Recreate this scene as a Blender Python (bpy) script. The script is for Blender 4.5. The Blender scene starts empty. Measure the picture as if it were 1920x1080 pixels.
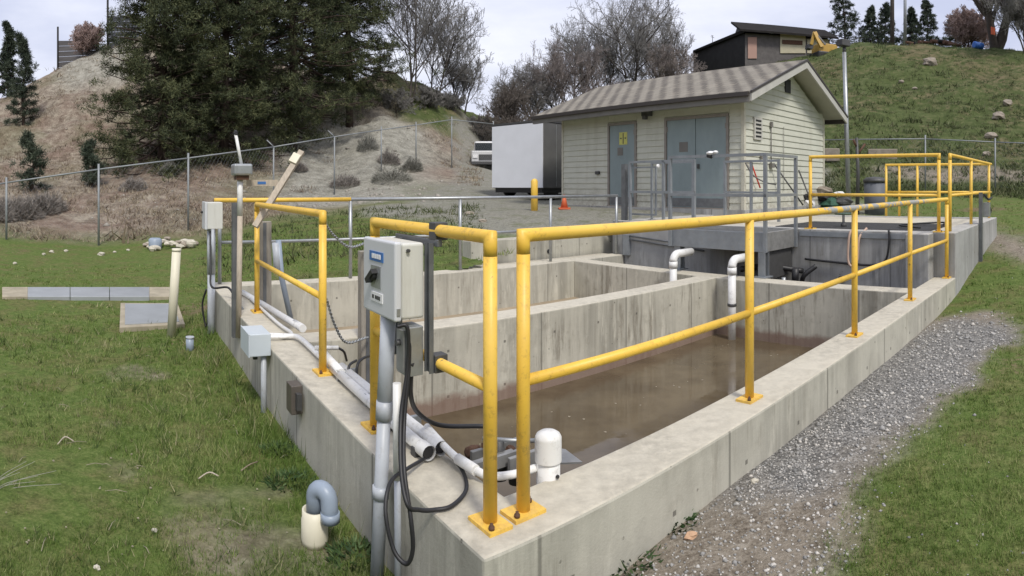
import bpy, math, random
import numpy as np
from mathutils import Vector, Matrix
from math import sin, cos, pi, radians, hypot, atan2
sc = bpy.context.scene
EYE = 1.24; F = 1150.0; YH = 347.0        # eye height above the tank's wall top (z=0), panorama scale, horizon row
# ------------------------------------------------------------------ camera, sky, sun, exposure
cd = bpy.data.cameras.new("camera"); cam = bpy.data.objects.new("camera", cd); sc.collection.objects.link(cam)
cam.location = (0, 0, EYE); cam.rotation_euler = (pi/2, 0, 0)
cd.type = 'PANO'; cd.panorama_type = 'CENTRAL_CYLINDRICAL'
cd.central_cylindrical_range_u_min = -960/F; cd.central_cylindrical_range_u_max = 960/F
cd.central_cylindrical_range_v_min = -(1080-YH)/F; cd.central_cylindrical_range_v_max = YH/F
cd.clip_start = 0.05; cd.clip_end = 2000
sc.camera = cam
SUN_AZ = 158.0; SUN_EL = 52.0             # azimuth clockwise from +Y, elevation
w = bpy.data.worlds.new("World"); sc.world = w; w.use_nodes = True
nt = w.node_tree; N = nt.nodes; L = nt.links; N.clear()
wo = N.new('ShaderNodeOutputWorld'); bg = N.new('ShaderNodeBackground')
sky = N.new('ShaderNodeTexSky'); sky.sky_type = 'NISHITA'; sky.sun_disc = False
sky.sun_elevation = radians(SUN_EL); sky.sun_rotation = radians(SUN_AZ); sky.air_density = 1.5; sky.dust_density = 3
tc = N.new('ShaderNodeTexCoord'); mp = N.new('ShaderNodeMapping'); mp.inputs['Scale'].default_value = (1.0, 1.0, 3.2)
n1 = N.new('ShaderNodeTexNoise'); n1.inputs['Scale'].default_value = 2.2; n1.inputs['Detail'].default_value = 7; n1.inputs['Roughness'].default_value = .55
cr = N.new('ShaderNodeValToRGB')
cr.color_ramp.elements[0].position = .34; cr.color_ramp.elements[0].color = (4.7, 5.0, 6.5, 1)
cr.color_ramp.elements[1].position = .72; cr.color_ramp.elements[1].color = (8.1, 8.15, 8.9, 1)
mx = N.new('ShaderNodeMix'); mx.data_type = 'RGBA'; mx.inputs[0].default_value = .88
L.new(tc.outputs['Generated'], mp.inputs[0]); L.new(mp.outputs[0], n1.inputs['Vector']); L.new(n1.outputs[0], cr.inputs[0])
L.new(sky.outputs[0], mx.inputs[6]); L.new(cr.outputs[0], mx.inputs[7]); L.new(mx.outputs[2], bg.inputs['Color'])
bg.inputs['Strength'].default_value = 0.100
L.new(bg.outputs[0], wo.inputs[0])
sd = bpy.data.lights.new("sun", 'SUN'); sun = bpy.data.objects.new("sun", sd); sc.collection.objects.link(sun)
sd.energy = 1.9; sd.angle = radians(10); sd.color = (1, .95, .87)
_a, _e = radians(SUN_AZ), radians(SUN_EL)
sun.rotation_euler = Vector((-sin(_a)*cos(_e), -cos(_a)*cos(_e), -sin(_e))).to_track_quat('-Z', 'Y').to_euler()
sc.view_settings.view_transform = 'Standard'; sc.view_settings.look = 'None'
sc.view_settings.exposure = 0.48; sc.view_settings.gamma = 1.0

# ------------------------------------------------------------------ frames: world <-> tank frame (s along the right wall, t along the left wall)
AZ = radians(53.25); U = np.array([sin(AZ), cos(AZ)]); V = np.array([-U[1], U[0]]); C0 = np.array([-.092, 2.03])
U3 = Vector((U[0], U[1], 0)); V3 = Vector((V[0], V[1], 0)); Z3 = Vector((0, 0, 1))
def S(s, t, z=0.0):
    p = C0 + s*U + t*V; return Vector((p[0], p[1], z))
def PD(px, d, z=0.0):                    # bearing and distance -> point
    a = (px-960)/F; return Vector((d*sin(a), d*cos(a), z))
def G(px, py, z=0.0):                    # the point at height z seen at that bearing and dip
    return PD(px, F*(EYE-z)/(py-YH), z)
def ZY(py, d): return EYE-(py-YH)*d/F

# ------------------------------------------------------------------ mesh builder
org = {}
class MB:
    def __init__(s): s.v = []; s.f = []; s.sm = []
    def add(s, vs, fs, smooth=False):
        o = len(s.v); s.v += [Vector(x) for x in vs]; s.f += [tuple(i+o for i in f) for f in fs]; s.sm += [smooth]*len(fs); return s
    def box(s, c, ax, ay, az):            # centre + half axes
        c = Vector(c); P = [c+ax*i+ay*j+az*k for k in (-1, 1) for j in (-1, 1) for i in (-1, 1)]
        fl = ((0,2,3,1),(4,5,7,6),(0,1,5,4),(2,6,7,3),(0,4,6,2),(1,3,7,5))
        if ax.cross(ay).dot(az) < 0: fl = tuple(tuple(reversed(f)) for f in fl)
        return s.add(P, fl)
    def st(s, s0, s1, t0, t1, z0, z1):
        return s.box(S((s0+s1)/2, (t0+t1)/2, (z0+z1)/2), U3*((s1-s0)/2), V3*((t1-t0)/2), Z3*((z1-z0)/2))
    def tube(s, pts, r, n=10, caps=True, r2=None):
        pts = [Vector(p) for p in pts]; m = len(pts); vs = []; up = None
        for i, p in enumerate(pts):
            d = (pts[min(i+1, m-1)]-pts[max(i-1, 0)]).normalized()
            if up is None: up = Vector((0,0,1)) if abs(d.z) < .9 else Vector((1,0,0))
            x = d.cross(up); x = x.normalized() if x.length > 1e-6 else Vector((1,0,0)); y = x.cross(d).normalized(); up = y
            rr = r if r2 is None else r+(r2-r)*i/(m-1)
            ring = [(x*cos(2*pi*k/n)+y*sin(2*pi*k/n))*rr for k in range(n)]
            if 0 < i < m-1:
                a_, b_ = (p-pts[i-1]).normalized(), (pts[i+1]-p).normalized(); q = b_-a_
                if q.length > .1: kk = 1/max(.5, cos(a_.angle(b_)/2)); q.normalize(); ring = [o_+q*(o_.dot(q)*(kk-1)) for o_ in ring]
            vs += [p+o_ for o_ in ring]
        o = len(s.v)
        s.add(vs, [(i*n+k, i*n+(k+1) % n, (i+1)*n+(k+1) % n, (i+1)*n+k) for i in range(m-1) for k in range(n)], True)
        if caps: s.f += [tuple(o+k for k in reversed(range(n))), tuple(o+(m-1)*n+k for k in range(n))]; s.sm += [False]*2
        return s
    def lathe(s, c, prof, n=20, ax=None):  # profile (r,z)
        c = Vector(c); m = len(prof); o = len(s.v)
        R = Z3.rotation_difference(ax).to_matrix() if ax else Matrix.Identity(3)
        s.add([c+R@Vector((r*cos(2*pi*k/n), r*sin(2*pi*k/n), z)) for r, z in prof for k in range(n)],
              [(i*n+k, i*n+(k+1) % n, (i+1)*n+(k+1) % n, (i+1)*n+k) for i in range(m-1) for k in range(n)], True)
        s.f += [tuple(o+k for k in reversed(range(n))), tuple(o+(m-1)*n+k for k in range(n))]; s.sm += [False]*2
        return s
    def prism(s, poly, d):                # planar polygon of points, extruded by vector d
        n = len(poly); poly = [Vector(p) for p in poly]; nn = Vector()
        for i in range(n): nn += poly[i].cross(poly[(i+1) % n])
        if nn.dot(d) > 0: poly.reverse()
        return s.add(poly+[p+d for p in poly], [tuple(range(n)), tuple(reversed(range(n, 2*n)))]+[((i+1) % n, i, n+i, n+(i+1) % n) for i in range(n)])
    def rock(s, c, r, seed=0, flat=.6):
        rn = random.Random(seed); c = Vector(c); vs = []; n = 9; m = 6
        offs = [[rn.uniform(.75, 1.2) for _ in range(n)] for _ in range(m+1)]
        for i in range(m+1):
            th = pi*i/m
            for k in range(n):
                q = offs[i][k] if 0 < i < m else 1
                vs.append(c+Vector((sin(th)*cos(2*pi*k/n)*r*q, sin(th)*sin(2*pi*k/n)*r*q*.8, cos(th)*r*flat*(q*.5+.5))))
        return s.add(vs, [(i*n+k, (i+1)*n+k, (i+1)*n+(k+1) % n, i*n+(k+1) % n) for i in range(m) for k in range(n)])
    def build(s, name, m, parent=None, bevel=0, label=None, seg=2):
        me = bpy.data.meshes.new(name)
        if parent: o0 = org[parent.name]
        else:
            a = np.array([tuple(v) for v in s.v]); o0 = Vector(((a[:,0].min()+a[:,0].max())/2, (a[:,1].min()+a[:,1].max())/2, a[:,2].min()))
        me.from_pydata([v-o0 for v in s.v], [], s.f); me.polygons.foreach_set('use_smooth', s.sm)
        me.materials.append(m); me.update()
        o = bpy.data.objects.new(name, me); sc.collection.objects.link(o)
        if parent: o.parent = parent
        else: o.location = o0
        org[o.name] = o0
        if bevel:
            b = o.modifiers.new('bevel', 'BEVEL'); b.width = bevel; b.segments = seg; b.limit_method = 'ANGLE'; b.angle_limit = radians(40)
        if label: o['label'] = label
        return o
def bulk(name, verts, faces, m, parent=None, smooth=False, colors=None, loc=None):
    """verts (n,3), faces (k,3|4) arrays -> one mesh"""
    me = bpy.data.meshes.new(name); k = faces.shape[1]
    o0 = org[parent.name] if parent else Vector(loc if loc is not None else (0,0,0))
    vv = verts-np.array(tuple(o0))
    me.vertices.add(len(vv)); me.vertices.foreach_set('co', vv.astype(np.float32).ravel())
    me.loops.add(faces.size); me.loops.foreach_set('vertex_index', faces.astype(np.int32).ravel())
    me.polygons.add(len(faces)); me.polygons.foreach_set('loop_start', np.arange(0, faces.size, k, dtype=np.int32))
    me.polygons.foreach_set('loop_total', np.full(len(faces), k, dtype=np.int32))
    if smooth: me.polygons.foreach_set('use_smooth', np.ones(len(faces), dtype=bool))
    for cn, arr in (colors or {}).items():
        at = me.attributes.new(cn, 'FLOAT_COLOR', 'POINT'); at.data.foreach_set('color', arr.astype(np.float32).ravel())
    me.materials.append(m); me.update(calc_edges=True); me.validate()
    o = bpy.data.objects.new(name, me); sc.collection.objects.link(o)
    if parent: o.parent = parent
    else: o.location = o0
    org[o.name] = o0
    return o
def tag(o, label, cat, group=None):
    o['label'] = label; o['category'] = cat
    if group: o['group'] = group
    return o
def thing(name, loc, label, cat, group=None):
    o = bpy.data.objects.new(name, None); sc.collection.objects.link(o); o.location = loc; org[o.name] = Vector(loc)
    o.empty_display_size = .2
    return tag(o, label, cat, group)
def kind(o, k): o['kind'] = k; return o
def smooth_path(P, n=8):
    P = [Vector(p) for p in P]; Q = [2*P[0]-P[1]]+P+[2*P[-1]-P[-2]]; out = []
    for i in range(1, len(Q)-2):
        a, b, c, d = Q[i-1:i+3]
        for k in range(n):
            t = k/n; out.append(.5*((2*b)+(c-a)*t+(2*a-5*b+4*c-d)*t*t+(3*b-a-3*c+d)*t**3))
    return out+[P[-1]]

# ------------------------------------------------------------------ materials
def mat(name, col, rough=.6, metal=0, var=0, vs=8, bump=0, bs=30, col2=None, spots=None, spec=.5, stretch=None):
    """base colour, optional blend to col2 by noise (var = amount), bump"""
    m = bpy.data.materials.new(name); m.use_nodes = True; t = m.node_tree; b = t.nodes['Principled BSDF']
    b.inputs['Base Color'].default_value = (*col, 1); b.inputs['Roughness'].default_value = rough; b.inputs['Metallic'].default_value = metal
    b.inputs['Specular IOR Level'].default_value = spec
    g = t.nodes.new('ShaderNodeNewGeometry'); vec = g.outputs['Position']
    if stretch:
        q = t.nodes.new('ShaderNodeMapping'); q.inputs['Scale'].default_value = stretch; t.links.new(vec, q.inputs[0]); vec = q.outputs[0]
    if var or col2:
        c2 = col2 or tuple(c*(1-var) for c in col)
        n = t.nodes.new('ShaderNodeTexNoise'); n.inputs['Scale'].default_value = vs; n.inputs['Detail'].default_value = 8; n.inputs['Roughness'].default_value = .6
        r = t.nodes.new('ShaderNodeValToRGB'); r.color_ramp.elements[0].position = .35; r.color_ramp.elements[1].position = .68
        r.color_ramp.elements[0].color = (*c2, 1); r.color_ramp.elements[1].color = (*col, 1)
        t.links.new(vec, n.inputs['Vector']); t.links.new(n.outputs[0], r.inputs[0]); src = r.outputs[0]
        if spots:
            sn = t.nodes.new('ShaderNodeTexNoise'); sn.inputs['Scale'].default_value = spots[0]; sn.inputs['Detail'].default_value = 5
            sr = t.nodes.new('ShaderNodeMapRange'); sr.inputs[1].default_value = spots[1]; sr.inputs[2].default_value = spots[1]+.03
            t.links.new(g.outputs['Position'], sn.inputs['Vector']); t.links.new(sn.outputs[0], sr.inputs[0])
            x = t.nodes.new('ShaderNodeMix'); x.data_type = 'RGBA'; x.inputs[7].default_value = (*spots[2], 1)
            t.links.new(sr.outputs[0], x.inputs[0]); t.links.new(src, x.inputs[6]); src = x.outputs[2]
        t.links.new(src, b.inputs['Base Color'])
    if bump:
        n = t.nodes.new('ShaderNodeTexNoise'); n.inputs['Scale'].default_value = bs; n.inputs['Detail'].default_value = 6
        bp = t.nodes.new('ShaderNodeBump'); bp.inputs['Strength'].default_value = bump; bp.inputs['Distance'].default_value = .01
        t.links.new(vec, n.inputs['Vector']); t.links.new(n.outputs[0], bp.inputs['Height']); t.links.new(bp.outputs[0], b.inputs['Normal'])
    return m
class NG:                                  # tiny node helper
    def __init__(s, m): s.t = m.node_tree; s.b = s.t.nodes['Principled BSDF']
    def n(s, typ, **k):
        x = s.t.nodes.new(typ)
        for a, b in k.items(): setattr(x, a, b)
        return x
    def l(s, a, b): s.t.links.new(a, b)
    def noise(s, vec, scale, detail=6, rough=.6):
        x = s.n('ShaderNodeTexNoise'); x.inputs['Scale'].default_value = scale; x.inputs['Detail'].default_value = detail; x.inputs['Roughness'].default_value = rough
        s.l(vec, x.inputs['Vector']); return x.outputs[0]
    def mr(s, v, a, b, c=0, d=1):
        x = s.n('ShaderNodeMapRange'); s.l(v, x.inputs[0])
        for i, q in enumerate((a, b, c, d)): x.inputs[i+1].default_value = q
        return x.outputs[0]
    def math(s, op, a, b=None):
        x = s.n('ShaderNodeMath', operation=op)
        for i, q in enumerate((a, b)):
            if q is None: continue
            if isinstance(q, (int, float)): x.inputs[i].default_value = q
            else: s.l(q, x.inputs[i])
        return x.outputs[0]
    def mix(s, f, a, b, bt='MIX'):
        x = s.n('ShaderNodeMix', data_type='RGBA', blend_type=bt)
        if isinstance(f, (int, float)): x.inputs[0].default_value = f
        else: s.l(f, x.inputs[0])
        for i, q in ((6, a), (7, b)):
            if isinstance(q, tuple): x.inputs[i].default_value = (*q, 1)
            else: s.l(q, x.inputs[i])
        return x.outputs[2]
    def ramp(s, f, *st):
        x = s.n('ShaderNodeValToRGB'); e = x.color_ramp.elements
        while len(e) < len(st): e.new(.5)
        for i, (p, c) in enumerate(st): e[i].position = p; e[i].color = (*c, 1)
        s.l(f, x.inputs[0]); return x.outputs[0]
    def mapping(s, vec, scale, rot=(0,0,0)):
        x = s.n('ShaderNodeMapping'); x.inputs['Scale'].default_value = scale; x.inputs['Rotation'].default_value = rot; s.l(vec, x.inputs[0]); return x.outputs[0]
def concrete(name, top, side, dark=.35, wet=None, streak=.55, spacing=1.22, stain=0):
    m = bpy.data.materials.new(name); m.use_nodes = True; g = NG(m); b = g.b
    geo = g.n('ShaderNodeNewGeometry'); pos = geo.outputs['Position']
    stp = g.mapping(pos, (1,1,1), (0, 0, AZ-pi/2))          # into the tank frame
    sep = g.n('ShaderNodeSeparateXYZ'); g.l(pos, sep.inputs[0])
    nz = g.n('ShaderNodeSeparateXYZ'); g.l(geo.outputs['Normal'], nz.inputs[0]); vert = g.mr(g.math('ABSOLUTE', nz.outputs[2]), .35, .65, 1, 0)
    a = g.noise(pos, 1.3, 8, .65); c = g.noise(pos, 14, 6, .7); fine = g.noise(pos, 90, 3, .6)
    sv = g.mapping(pos, (9, 9, .55)); st = g.noise(sv, 1.0, 6, .7); sv2 = g.mapping(pos, (3.2, 3.2, .25)); st2 = g.noise(sv2, 1, 5, .6)
    tcol = g.mix(g.mr(a, .38, .62), tuple(x*.72 for x in top), top); tcol = g.mix(g.mr(c, .35, .7), tcol, tuple(min(1, x*1.15) for x in top))
    lowf = g.mr(g.noise(pos, .8, 3, .5), .42, .60, .15, 1)
    scol = g.mix(g.math('MULTIPLY', g.mr(st, .62, .36), lowf), tuple(min(1, x*1.08) for x in side), tuple(x*(1-streak*.75) for x in side))
    scol = g.mix(g.mr(g.noise(pos, 2.6, 6, .65), .45, .66, 0, .55), scol, tuple(x*.74 for x in side))
    scol = g.mix(g.math('MULTIPLY', g.mr(st2, .54, .64, 0, .75), lowf), scol, tuple(x*(1-streak) for x in side))
    pale = g.noise(g.mapping(pos, (6, 6, 1.2)), 1.0, 5, .65); scol = g.mix(g.mr(pale, .58, .66, 0, .55), scol, tuple(min(1, x*1.3) for x in side))
    if stain:
        d1 = g.mr(g.noise(g.mapping(pos, (13, 13, 1.5)), 1.0, 7, .72), .50, .62, 0, 1); d2 = g.mr(g.noise(pos, 1.5, 4, .6), .44, .58, 0, 1)
        scol = g.mix(g.math('MULTIPLY', g.math('MULTIPLY', d1, d2), stain), scol, (.16, .14, .105)); scol = g.mix(g.mr(g.noise(pos, 7, 6, .7), .56, .64, 0, stain*.35), scol, (.20, .175, .135))
    # formwork joints: thin dark vertical lines
    ss = g.n('ShaderNodeSeparateXYZ'); g.l(stp, ss.inputs[0])
    nn = g.mapping(geo.outputs['Normal'], (1,1,1), (0, 0, AZ-pi/2)); ns = g.n('ShaderNodeSeparateXYZ'); g.l(nn, ns.inputs[0])
    def lines(axis): 
        fr = g.math('FRACT', g.math('ADD', g.math('MULTIPLY', ss.outputs[axis], 1/spacing), .37)); return g.mr(g.math('ABSOLUTE', g.math('SUBTRACT', fr, .5)), .004, .011, 1, 0)
    ln = g.math('MAXIMUM', g.math('MULTIPLY', lines(0), g.mr(g.math('ABSOLUTE', ns.outputs[1]), .6, .8)), g.math('MULTIPLY', lines(1), g.mr(g.math('ABSOLUTE', ns.outputs[0]), .6, .8)))
    scol = g.mix(g.math('MULTIPLY', ln, .7), scol, tuple(x*.3 for x in side))
    pit = g.n('ShaderNodeTexVoronoi'); pit.inputs['Scale'].default_value = 9; g.l(pos, pit.inputs['Vector'])
    pm = g.math('MULTIPLY', g.mr(pit.outputs['Distance'], .05, .09, 1, 0), g.mr(c, .5, .6))
    tie = g.math('MULTIPLY', g.math('LESS_THAN', g.math('ABSOLUTE', g.math('SUBTRACT', g.math('FRACT', g.math('MULTIPLY', ss.outputs[0], 1.63)), .5)), .02), g.math('LESS_THAN', g.math('ABSOLUTE', g.math('SUBTRACT', g.math('FRACT', g.math('MULTIPLY', sep.outputs[2], 2.5)), .45)), .03))
    scol = g.mix(g.math('MULTIPLY', tie, g.math('MULTIPLY', g.mr(g.math('ABSOLUTE', ns.outputs[1]), .6, .8), .7)), scol, (.08, .075, .065))
    col = g.mix(vert, tcol, scol); col = g.mix(g.math('MULTIPLY', pm, .75), col, (.06, .055, .045))
    if wet is not None:
        hz = g.math('ADD', sep.outputs[2], g.math('MULTIPLY', g.math('SUBTRACT', g.noise(pos, 6, 4), .5), .16))
        band = g.math('MULTIPLY', g.mr(hz, wet+.1, wet+.17, 1, 0), vert); col = g.mix(g.math('MULTIPLY', band, .8), col, (.19, .115, .085))
    g.l(col, b.inputs['Base Color']); b.inputs['Roughness'].default_value = .88; b.inputs['Specular IOR Level'].default_value = .3
    h = g.math('ADD', g.math('MULTIPLY', fine, .35), g.math('ADD', c, g.math('MULTIPLY', pm, -1.5)))
    bp = g.n('ShaderNodeBump'); bp.inputs['Strength'].default_value = .35; bp.inputs['Distance'].default_value = .008; g.l(h, bp.inputs['Height']); g.l(bp.outputs[0], b.inputs['Normal'])
    return m
M = {}
M['conc'] = concrete('tank concrete', (.50, .465, .38), (.455, .44, .375), stain=.35, streak=.40)
M['conc_in'] = concrete('basin concrete', (.50, .465, .38), (.48, .46, .385), wet=-.76, streak=.45, stain=.65)
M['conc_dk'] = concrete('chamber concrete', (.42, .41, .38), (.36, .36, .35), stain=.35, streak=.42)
M['conc_path'] = mat('weathered pad concrete', (.42, .37, .27), .9, var=.3, vs=5, bump=.3)
M['hatch'] = mat('galvanised hatch lid', (.36, .38, .39), .5, .2, var=.15, vs=3)
# yellow paint with chips where hands and weather wore it through
def yellow(name, worn=False):
    m = mat(name, (.87, .55, .075), .45, var=.12, vs=6, bump=.05, bs=60); g = NG(m)
    geo = g.n('ShaderNodeNewGeometry'); pos = geo.outputs['Position']; old = g.b.inputs['Base Color'].links[0].from_socket
    dirt = g.mr(g.noise(pos, 22, 6, .75), .54, .70, 0, .6); col = g.mix(dirt, old, (.33, .20, .06))
    chip = g.mr(g.noise(pos, 17, 6, .7), .665, .68, 0, .85); sz = g.n('ShaderNodeSeparateXYZ'); g.l(pos, sz.inputs[0]); foot = g.math('MULTIPLY', g.mr(sz.outputs[2], .0, .05, .5, 0), g.mr(g.noise(pos, 30, 4), .4, .6)); col = g.mix(foot, col, (.36, .20, .07)); col = g.mix(g.mr(g.noise(pos, 1.7, 4), .48, .62, 0, .22), col, (.86, .62, .18)); col = g.mix(chip, col, (.16, .12, .07))
    if worn:
        dd = g.n('ShaderNodeVectorMath', operation='DISTANCE'); g.l(pos, dd.inputs[0]); dd.inputs[1].default_value = S(4.35, .16, 1.05)
        k = g.math('ADD', g.mr(dd.outputs['Value'], 1.3, 2.4, .27, -.25), g.noise(pos, 6.0, 5, .75)); wm = g.mr(k, .74, .76)
        col = g.mix(wm, col, (.34, .34, .33))
    g.l(col, g.b.inputs['Base Color']); return m
M['yellow'] = yellow('yellow rail paint'); M['yellow_worn'] = yellow('worn yellow rail paint', True)
M['grey_rail'] = mat('grey steel rail', (.30, .325, .35), .45, .35, var=.2, vs=7)
M['galv'] = mat('galvanised steel', (.42, .44, .45), .42, .6, var=.2, vs=12)
M['strut'] = mat('dark channel strut', (.20, .21, .22), .5, .5, var=.25, vs=10)
M['pvc'] = mat('white pvc', (.78, .78, .76), .38, var=.06, vs=5)
M['pvc_cream'] = mat('yellowed pvc', (.74, .70, .55), .5, var=.1, vs=4)
M['pvc_grey'] = mat('grey conduit pvc', (.46, .49, .53), .42, var=.12, vs=9)
M['pvc_blue'] = mat('blue grey pvc', (.30, .36, .44), .4, var=.15, vs=8)
M['box'] = mat('off white enclosure', (.66, .66, .61), .4, var=.05, vs=4)
M['box_side'] = mat('enclosure door', (.62, .635, .65), .4, var=.04, vs=5)
M['jbox'] = mat('pale blue grey enclosure', (.56, .62, .66), .42, var=.05, vs=6)
M['black'] = mat('black rubber', (.018, .018, .02), .5)
M['darkgrey'] = mat('dark grey metal', (.09, .09, .09), .55, .3, var=.2, vs=14)
M['blue'] = mat('blue label', (.05, .16, .42), .4)
M['white'] = mat('white print', (.8, .8, .8), .5)
M['bronze'] = mat('brown box', (.16, .14, .12), .5, .4, var=.2, vs=12)
M['wood'] = mat('weathered pale wood', (.52, .45, .36), .75, var=.25, vs=14, stretch=(4, 4, 1))
M['colm'] = mat('slot column', (.36, .33, .28), .85, var=.4, vs=5, stretch=(3, 3, .6), bump=.2)
M['rust'] = mat('rust', (.12, .06, .035), .8, var=.4, vs=10)
M['steelplate'] = mat('grey steel plate', (.34, .34, .33), .45, .4, var=.3, vs=9)
# ------------------------------------------------------------------ terrain height
DK = np.array([0, 3, 5, 8, 11, 14, 17, 21, 24, 28, 32, 36, 40, 44, 48, 54, 62, 80, 120, 400.])
COL = {
 -400: [-.4,-.45,-.5,-.5,-.5,-.45,-.1,.8,1.8,3.0,4.5,6,7.5,8.5,9,9,9,9,8,8],
 0:    [-.36,-.42,-.5,-.52,-.5,-.45,-.2,.5,1.1,2.0,3.3,4.6,6.0,7.6,8.0,8.2,8.4,8.4,8,8],
 180: [-.36,-.42,-.5,-.53,-.5,-.48,-.4,.35,1.2,2.4,4.1,6.1,8.4,10.6,11.9,12.2,12.4,12.4,11,11],
 300: [-.36,-.42,-.5,-.52,-.5,-.42,-.2,.7,1.5,2.6,4.4,6.6,9.2,11.8,13.2,13.6,13.6,13.6,12,12],
 400:  [-.36,-.42,-.52,-.5,-.42,-.3,-.15,.6,1.4,2.5,4.0,5.8,8.0,9.8,11.2,11.8,12,12,11,11],
 513:  [-.36,-.45,-.5,-.2,.02,.2,.35,.5,1.0,2.3,3.6,5.4,7.4,9.4,11,12,12,12,11,11],
 627:  [-.36,-.45,-.5,-.1,.12,.38,.5,.65,.82,1.9,3.3,5.0,6.7,8.3,9.6,10.4,10.6,10.6,10,10],
 715: [-.36,-.45,-.5,-.1,.15,.45,.6,.85,1.15,2.3,4.0,5.9,7.9,9.4,10.0,10.2,10.2,10.2,10,10],
 800: [-.36,-.4,-.5,-.1,.2,.5,.62,.95,1.25,2.0,3.3,5.0,7.0,8.5,8.9,9,9,9,9,9],
 860: [-.36,-.4,-.5,-.1,.25,.55,.65,.95,1.25,1.6,2.4,3.8,5.5,6.9,7.3,7.5,7.6,7.8,8,8],
 930: [-.36,-.4,-.5,-.1,.3,.6,.7,.9,1.2,1.6,1.9,2.5,3.5,4.7,5.7,6.4,6.9,7.6,8,8],
 1050: [-.36,-.4,-.5,-.1,.3,.62,.72,.8,1.0,1.4,1.8,2.3,2.9,3.6,4.4,5.6,7,8,8,8],
 1200: [-.3,-.3,-.5,-.2,.4,.66,.72,.8,1.1,1.7,2.5,3.5,4.8,6.0,7.2,8.3,8.8,9,9,9],
 1300: [-.27,-.27,-.5,-.2,.4,.68,.72,.85,1.2,2.2,3.6,5.2,7.2,8.6,9.2,9.4,9.4,9.4,9,9],
 1400: [-.25,-.25,-.4,-.3,.4,.68,.72,.9,1.4,2.7,4.4,6.2,7.9,9.4,10.2,10.7,11,11,11,11],
 1500: [-.24,-.24,-.35,-.35,.3,.6,.66,.82,1.3,2.7,4.4,6.2,8.0,9.8,11.0,11.3,11.5,11.5,11,11],
 1600: [-.23,-.23,-.3,-.32,.2,.5,.6,.75,1.1,2.6,4.4,6.2,8.1,10.4,12.4,12.7,12.7,12.7,12,12],
 1800: [-.22,-.22,-.31,-.29,.12,.45,.6,.8,1.1,2.5,4.2,6.0,7.9,10.0,12.2,12.7,12.8,12.8,12,12],
 1920: [-.22,-.24,-.31,-.27,.12,.4,.55,.75,1.1,2.4,4.0,5.8,7.6,9.6,11.8,12.4,12.6,12.6,12,12],
 2500: [-.25,-.26,-.34,-.36,-.2,.1,.3,.6,1.0,2.4,4.0,5.8,7.6,9.0,10,10.6,11,11,11,11],
}
_px = np.array(sorted(COL)); _tab = np.array([COL[k] for k in sorted(COL)])
_axg = np.arange(-500, 2700, 10.0); _dg = np.concatenate([np.arange(0, 60, .25), np.arange(60, 401, 4.0)])
_T1 = np.array([np.interp(_axg, _px, _tab[:, j]) for j in range(len(DK))]).T
_T2 = np.array([np.interp(_dg, DK, r) for r in _T1])
def _blur(a, k, ax):
    kr = np.exp(-np.linspace(-2, 2, 2*k+1)**2); kr /= kr.sum(); pad = [(0, 0), (0, 0)]; pad[ax] = (k, k)
    b = np.pad(a, pad, mode='edge'); return np.apply_along_axis(lambda r: np.convolve(r, kr, 'valid'), ax, b)
_T2 = _blur(_blur(_T2, 5, 0), 5, 1)
_rng = np.random.RandomState(3)
class VN:                                  # value noise on a lattice
    def __init__(s, seed): s.g = np.random.RandomState(seed).rand(256, 256)
    def __call__(s, x, y):
        xi = np.floor(x).astype(int); yi = np.floor(y).astype(int); fx = x-xi; fy = y-yi; fx = fx*fx*(3-2*fx); fy = fy*fy*(3-2*fy)
        g = s.g; a = g[xi % 256, yi % 256]; b = g[(xi+1) % 256, yi % 256]; c = g[xi % 256, (yi+1) % 256]; d = g[(xi+1) % 256, (yi+1) % 256]
        return a+(b-a)*fx+(c-a)*fy+(a-b-c+d)*fx*fy-.5
_vn = VN(11)
def fbm(x, y, o=4):
    r = 0; a = 1
    for i in range(o): r = r+a*_vn(x*2**i+17*i, y*2**i+5*i); a *= .5
    return r
def height(x, y):
    x = np.asarray(x, float); y = np.asarray(y, float); d = np.hypot(x, y); px = np.degrees(np.arctan2(x, y))
    px = np.clip(960+np.radians(px)*F, -490, 2680); dc = np.clip(d, 0, 390)
    ai = (px+500)/10; a0 = np.clip(np.floor(ai).astype(int), 0, len(_axg)-2); fa = ai-a0
    di = np.searchsorted(_dg, dc, 'right')-1; di = np.clip(di, 0, len(_dg)-2); fd = (dc-_dg[di])/(_dg[di+1]-_dg[di])
    T = _T2; z = (T[a0, di]*(1-fd)+T[a0, di+1]*fd)*(1-fa)+(T[a0+1, di]*(1-fd)+T[a0+1, di+1]*fd)*fa
    hill = np.clip((z-1.0)/3, 0, 1)
    rt = 1-.55*np.clip((px-1250)/150, 0, 1)
    z = z+.03*fbm(x*.9, y*.9)+hill*rt*(1.1*fbm(x*.16, y*.16)+.6*fbm(x*.6+3, y*.6, 4))
    return z
def HZ(x, y): return float(height(np.array([x]), np.array([y]))[0])
def ground(p): return Vector((p[0], p[1], HZ(p[0], p[1])))
def GP(px, d, dz=0):
    p = PD(px, d); p.z = HZ(p.x, p.y)+dz; return p
def inpoly(px, py, poly):
    r = np.zeros(px.shape, bool); n = len(poly)
    for i in range(n):
        x0, y0 = poly[i]; x1, y1 = poly[(i+1) % n]
        c = ((y0 > py) != (y1 > py)) & (px < (x1-x0)*(py-y0)/((y1-y0) or 1e-9)+x0); r ^= c
    return r
def wpoly(pts, z): return [tuple(G(x, y, z)[:2]) for x, y in pts]
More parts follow.
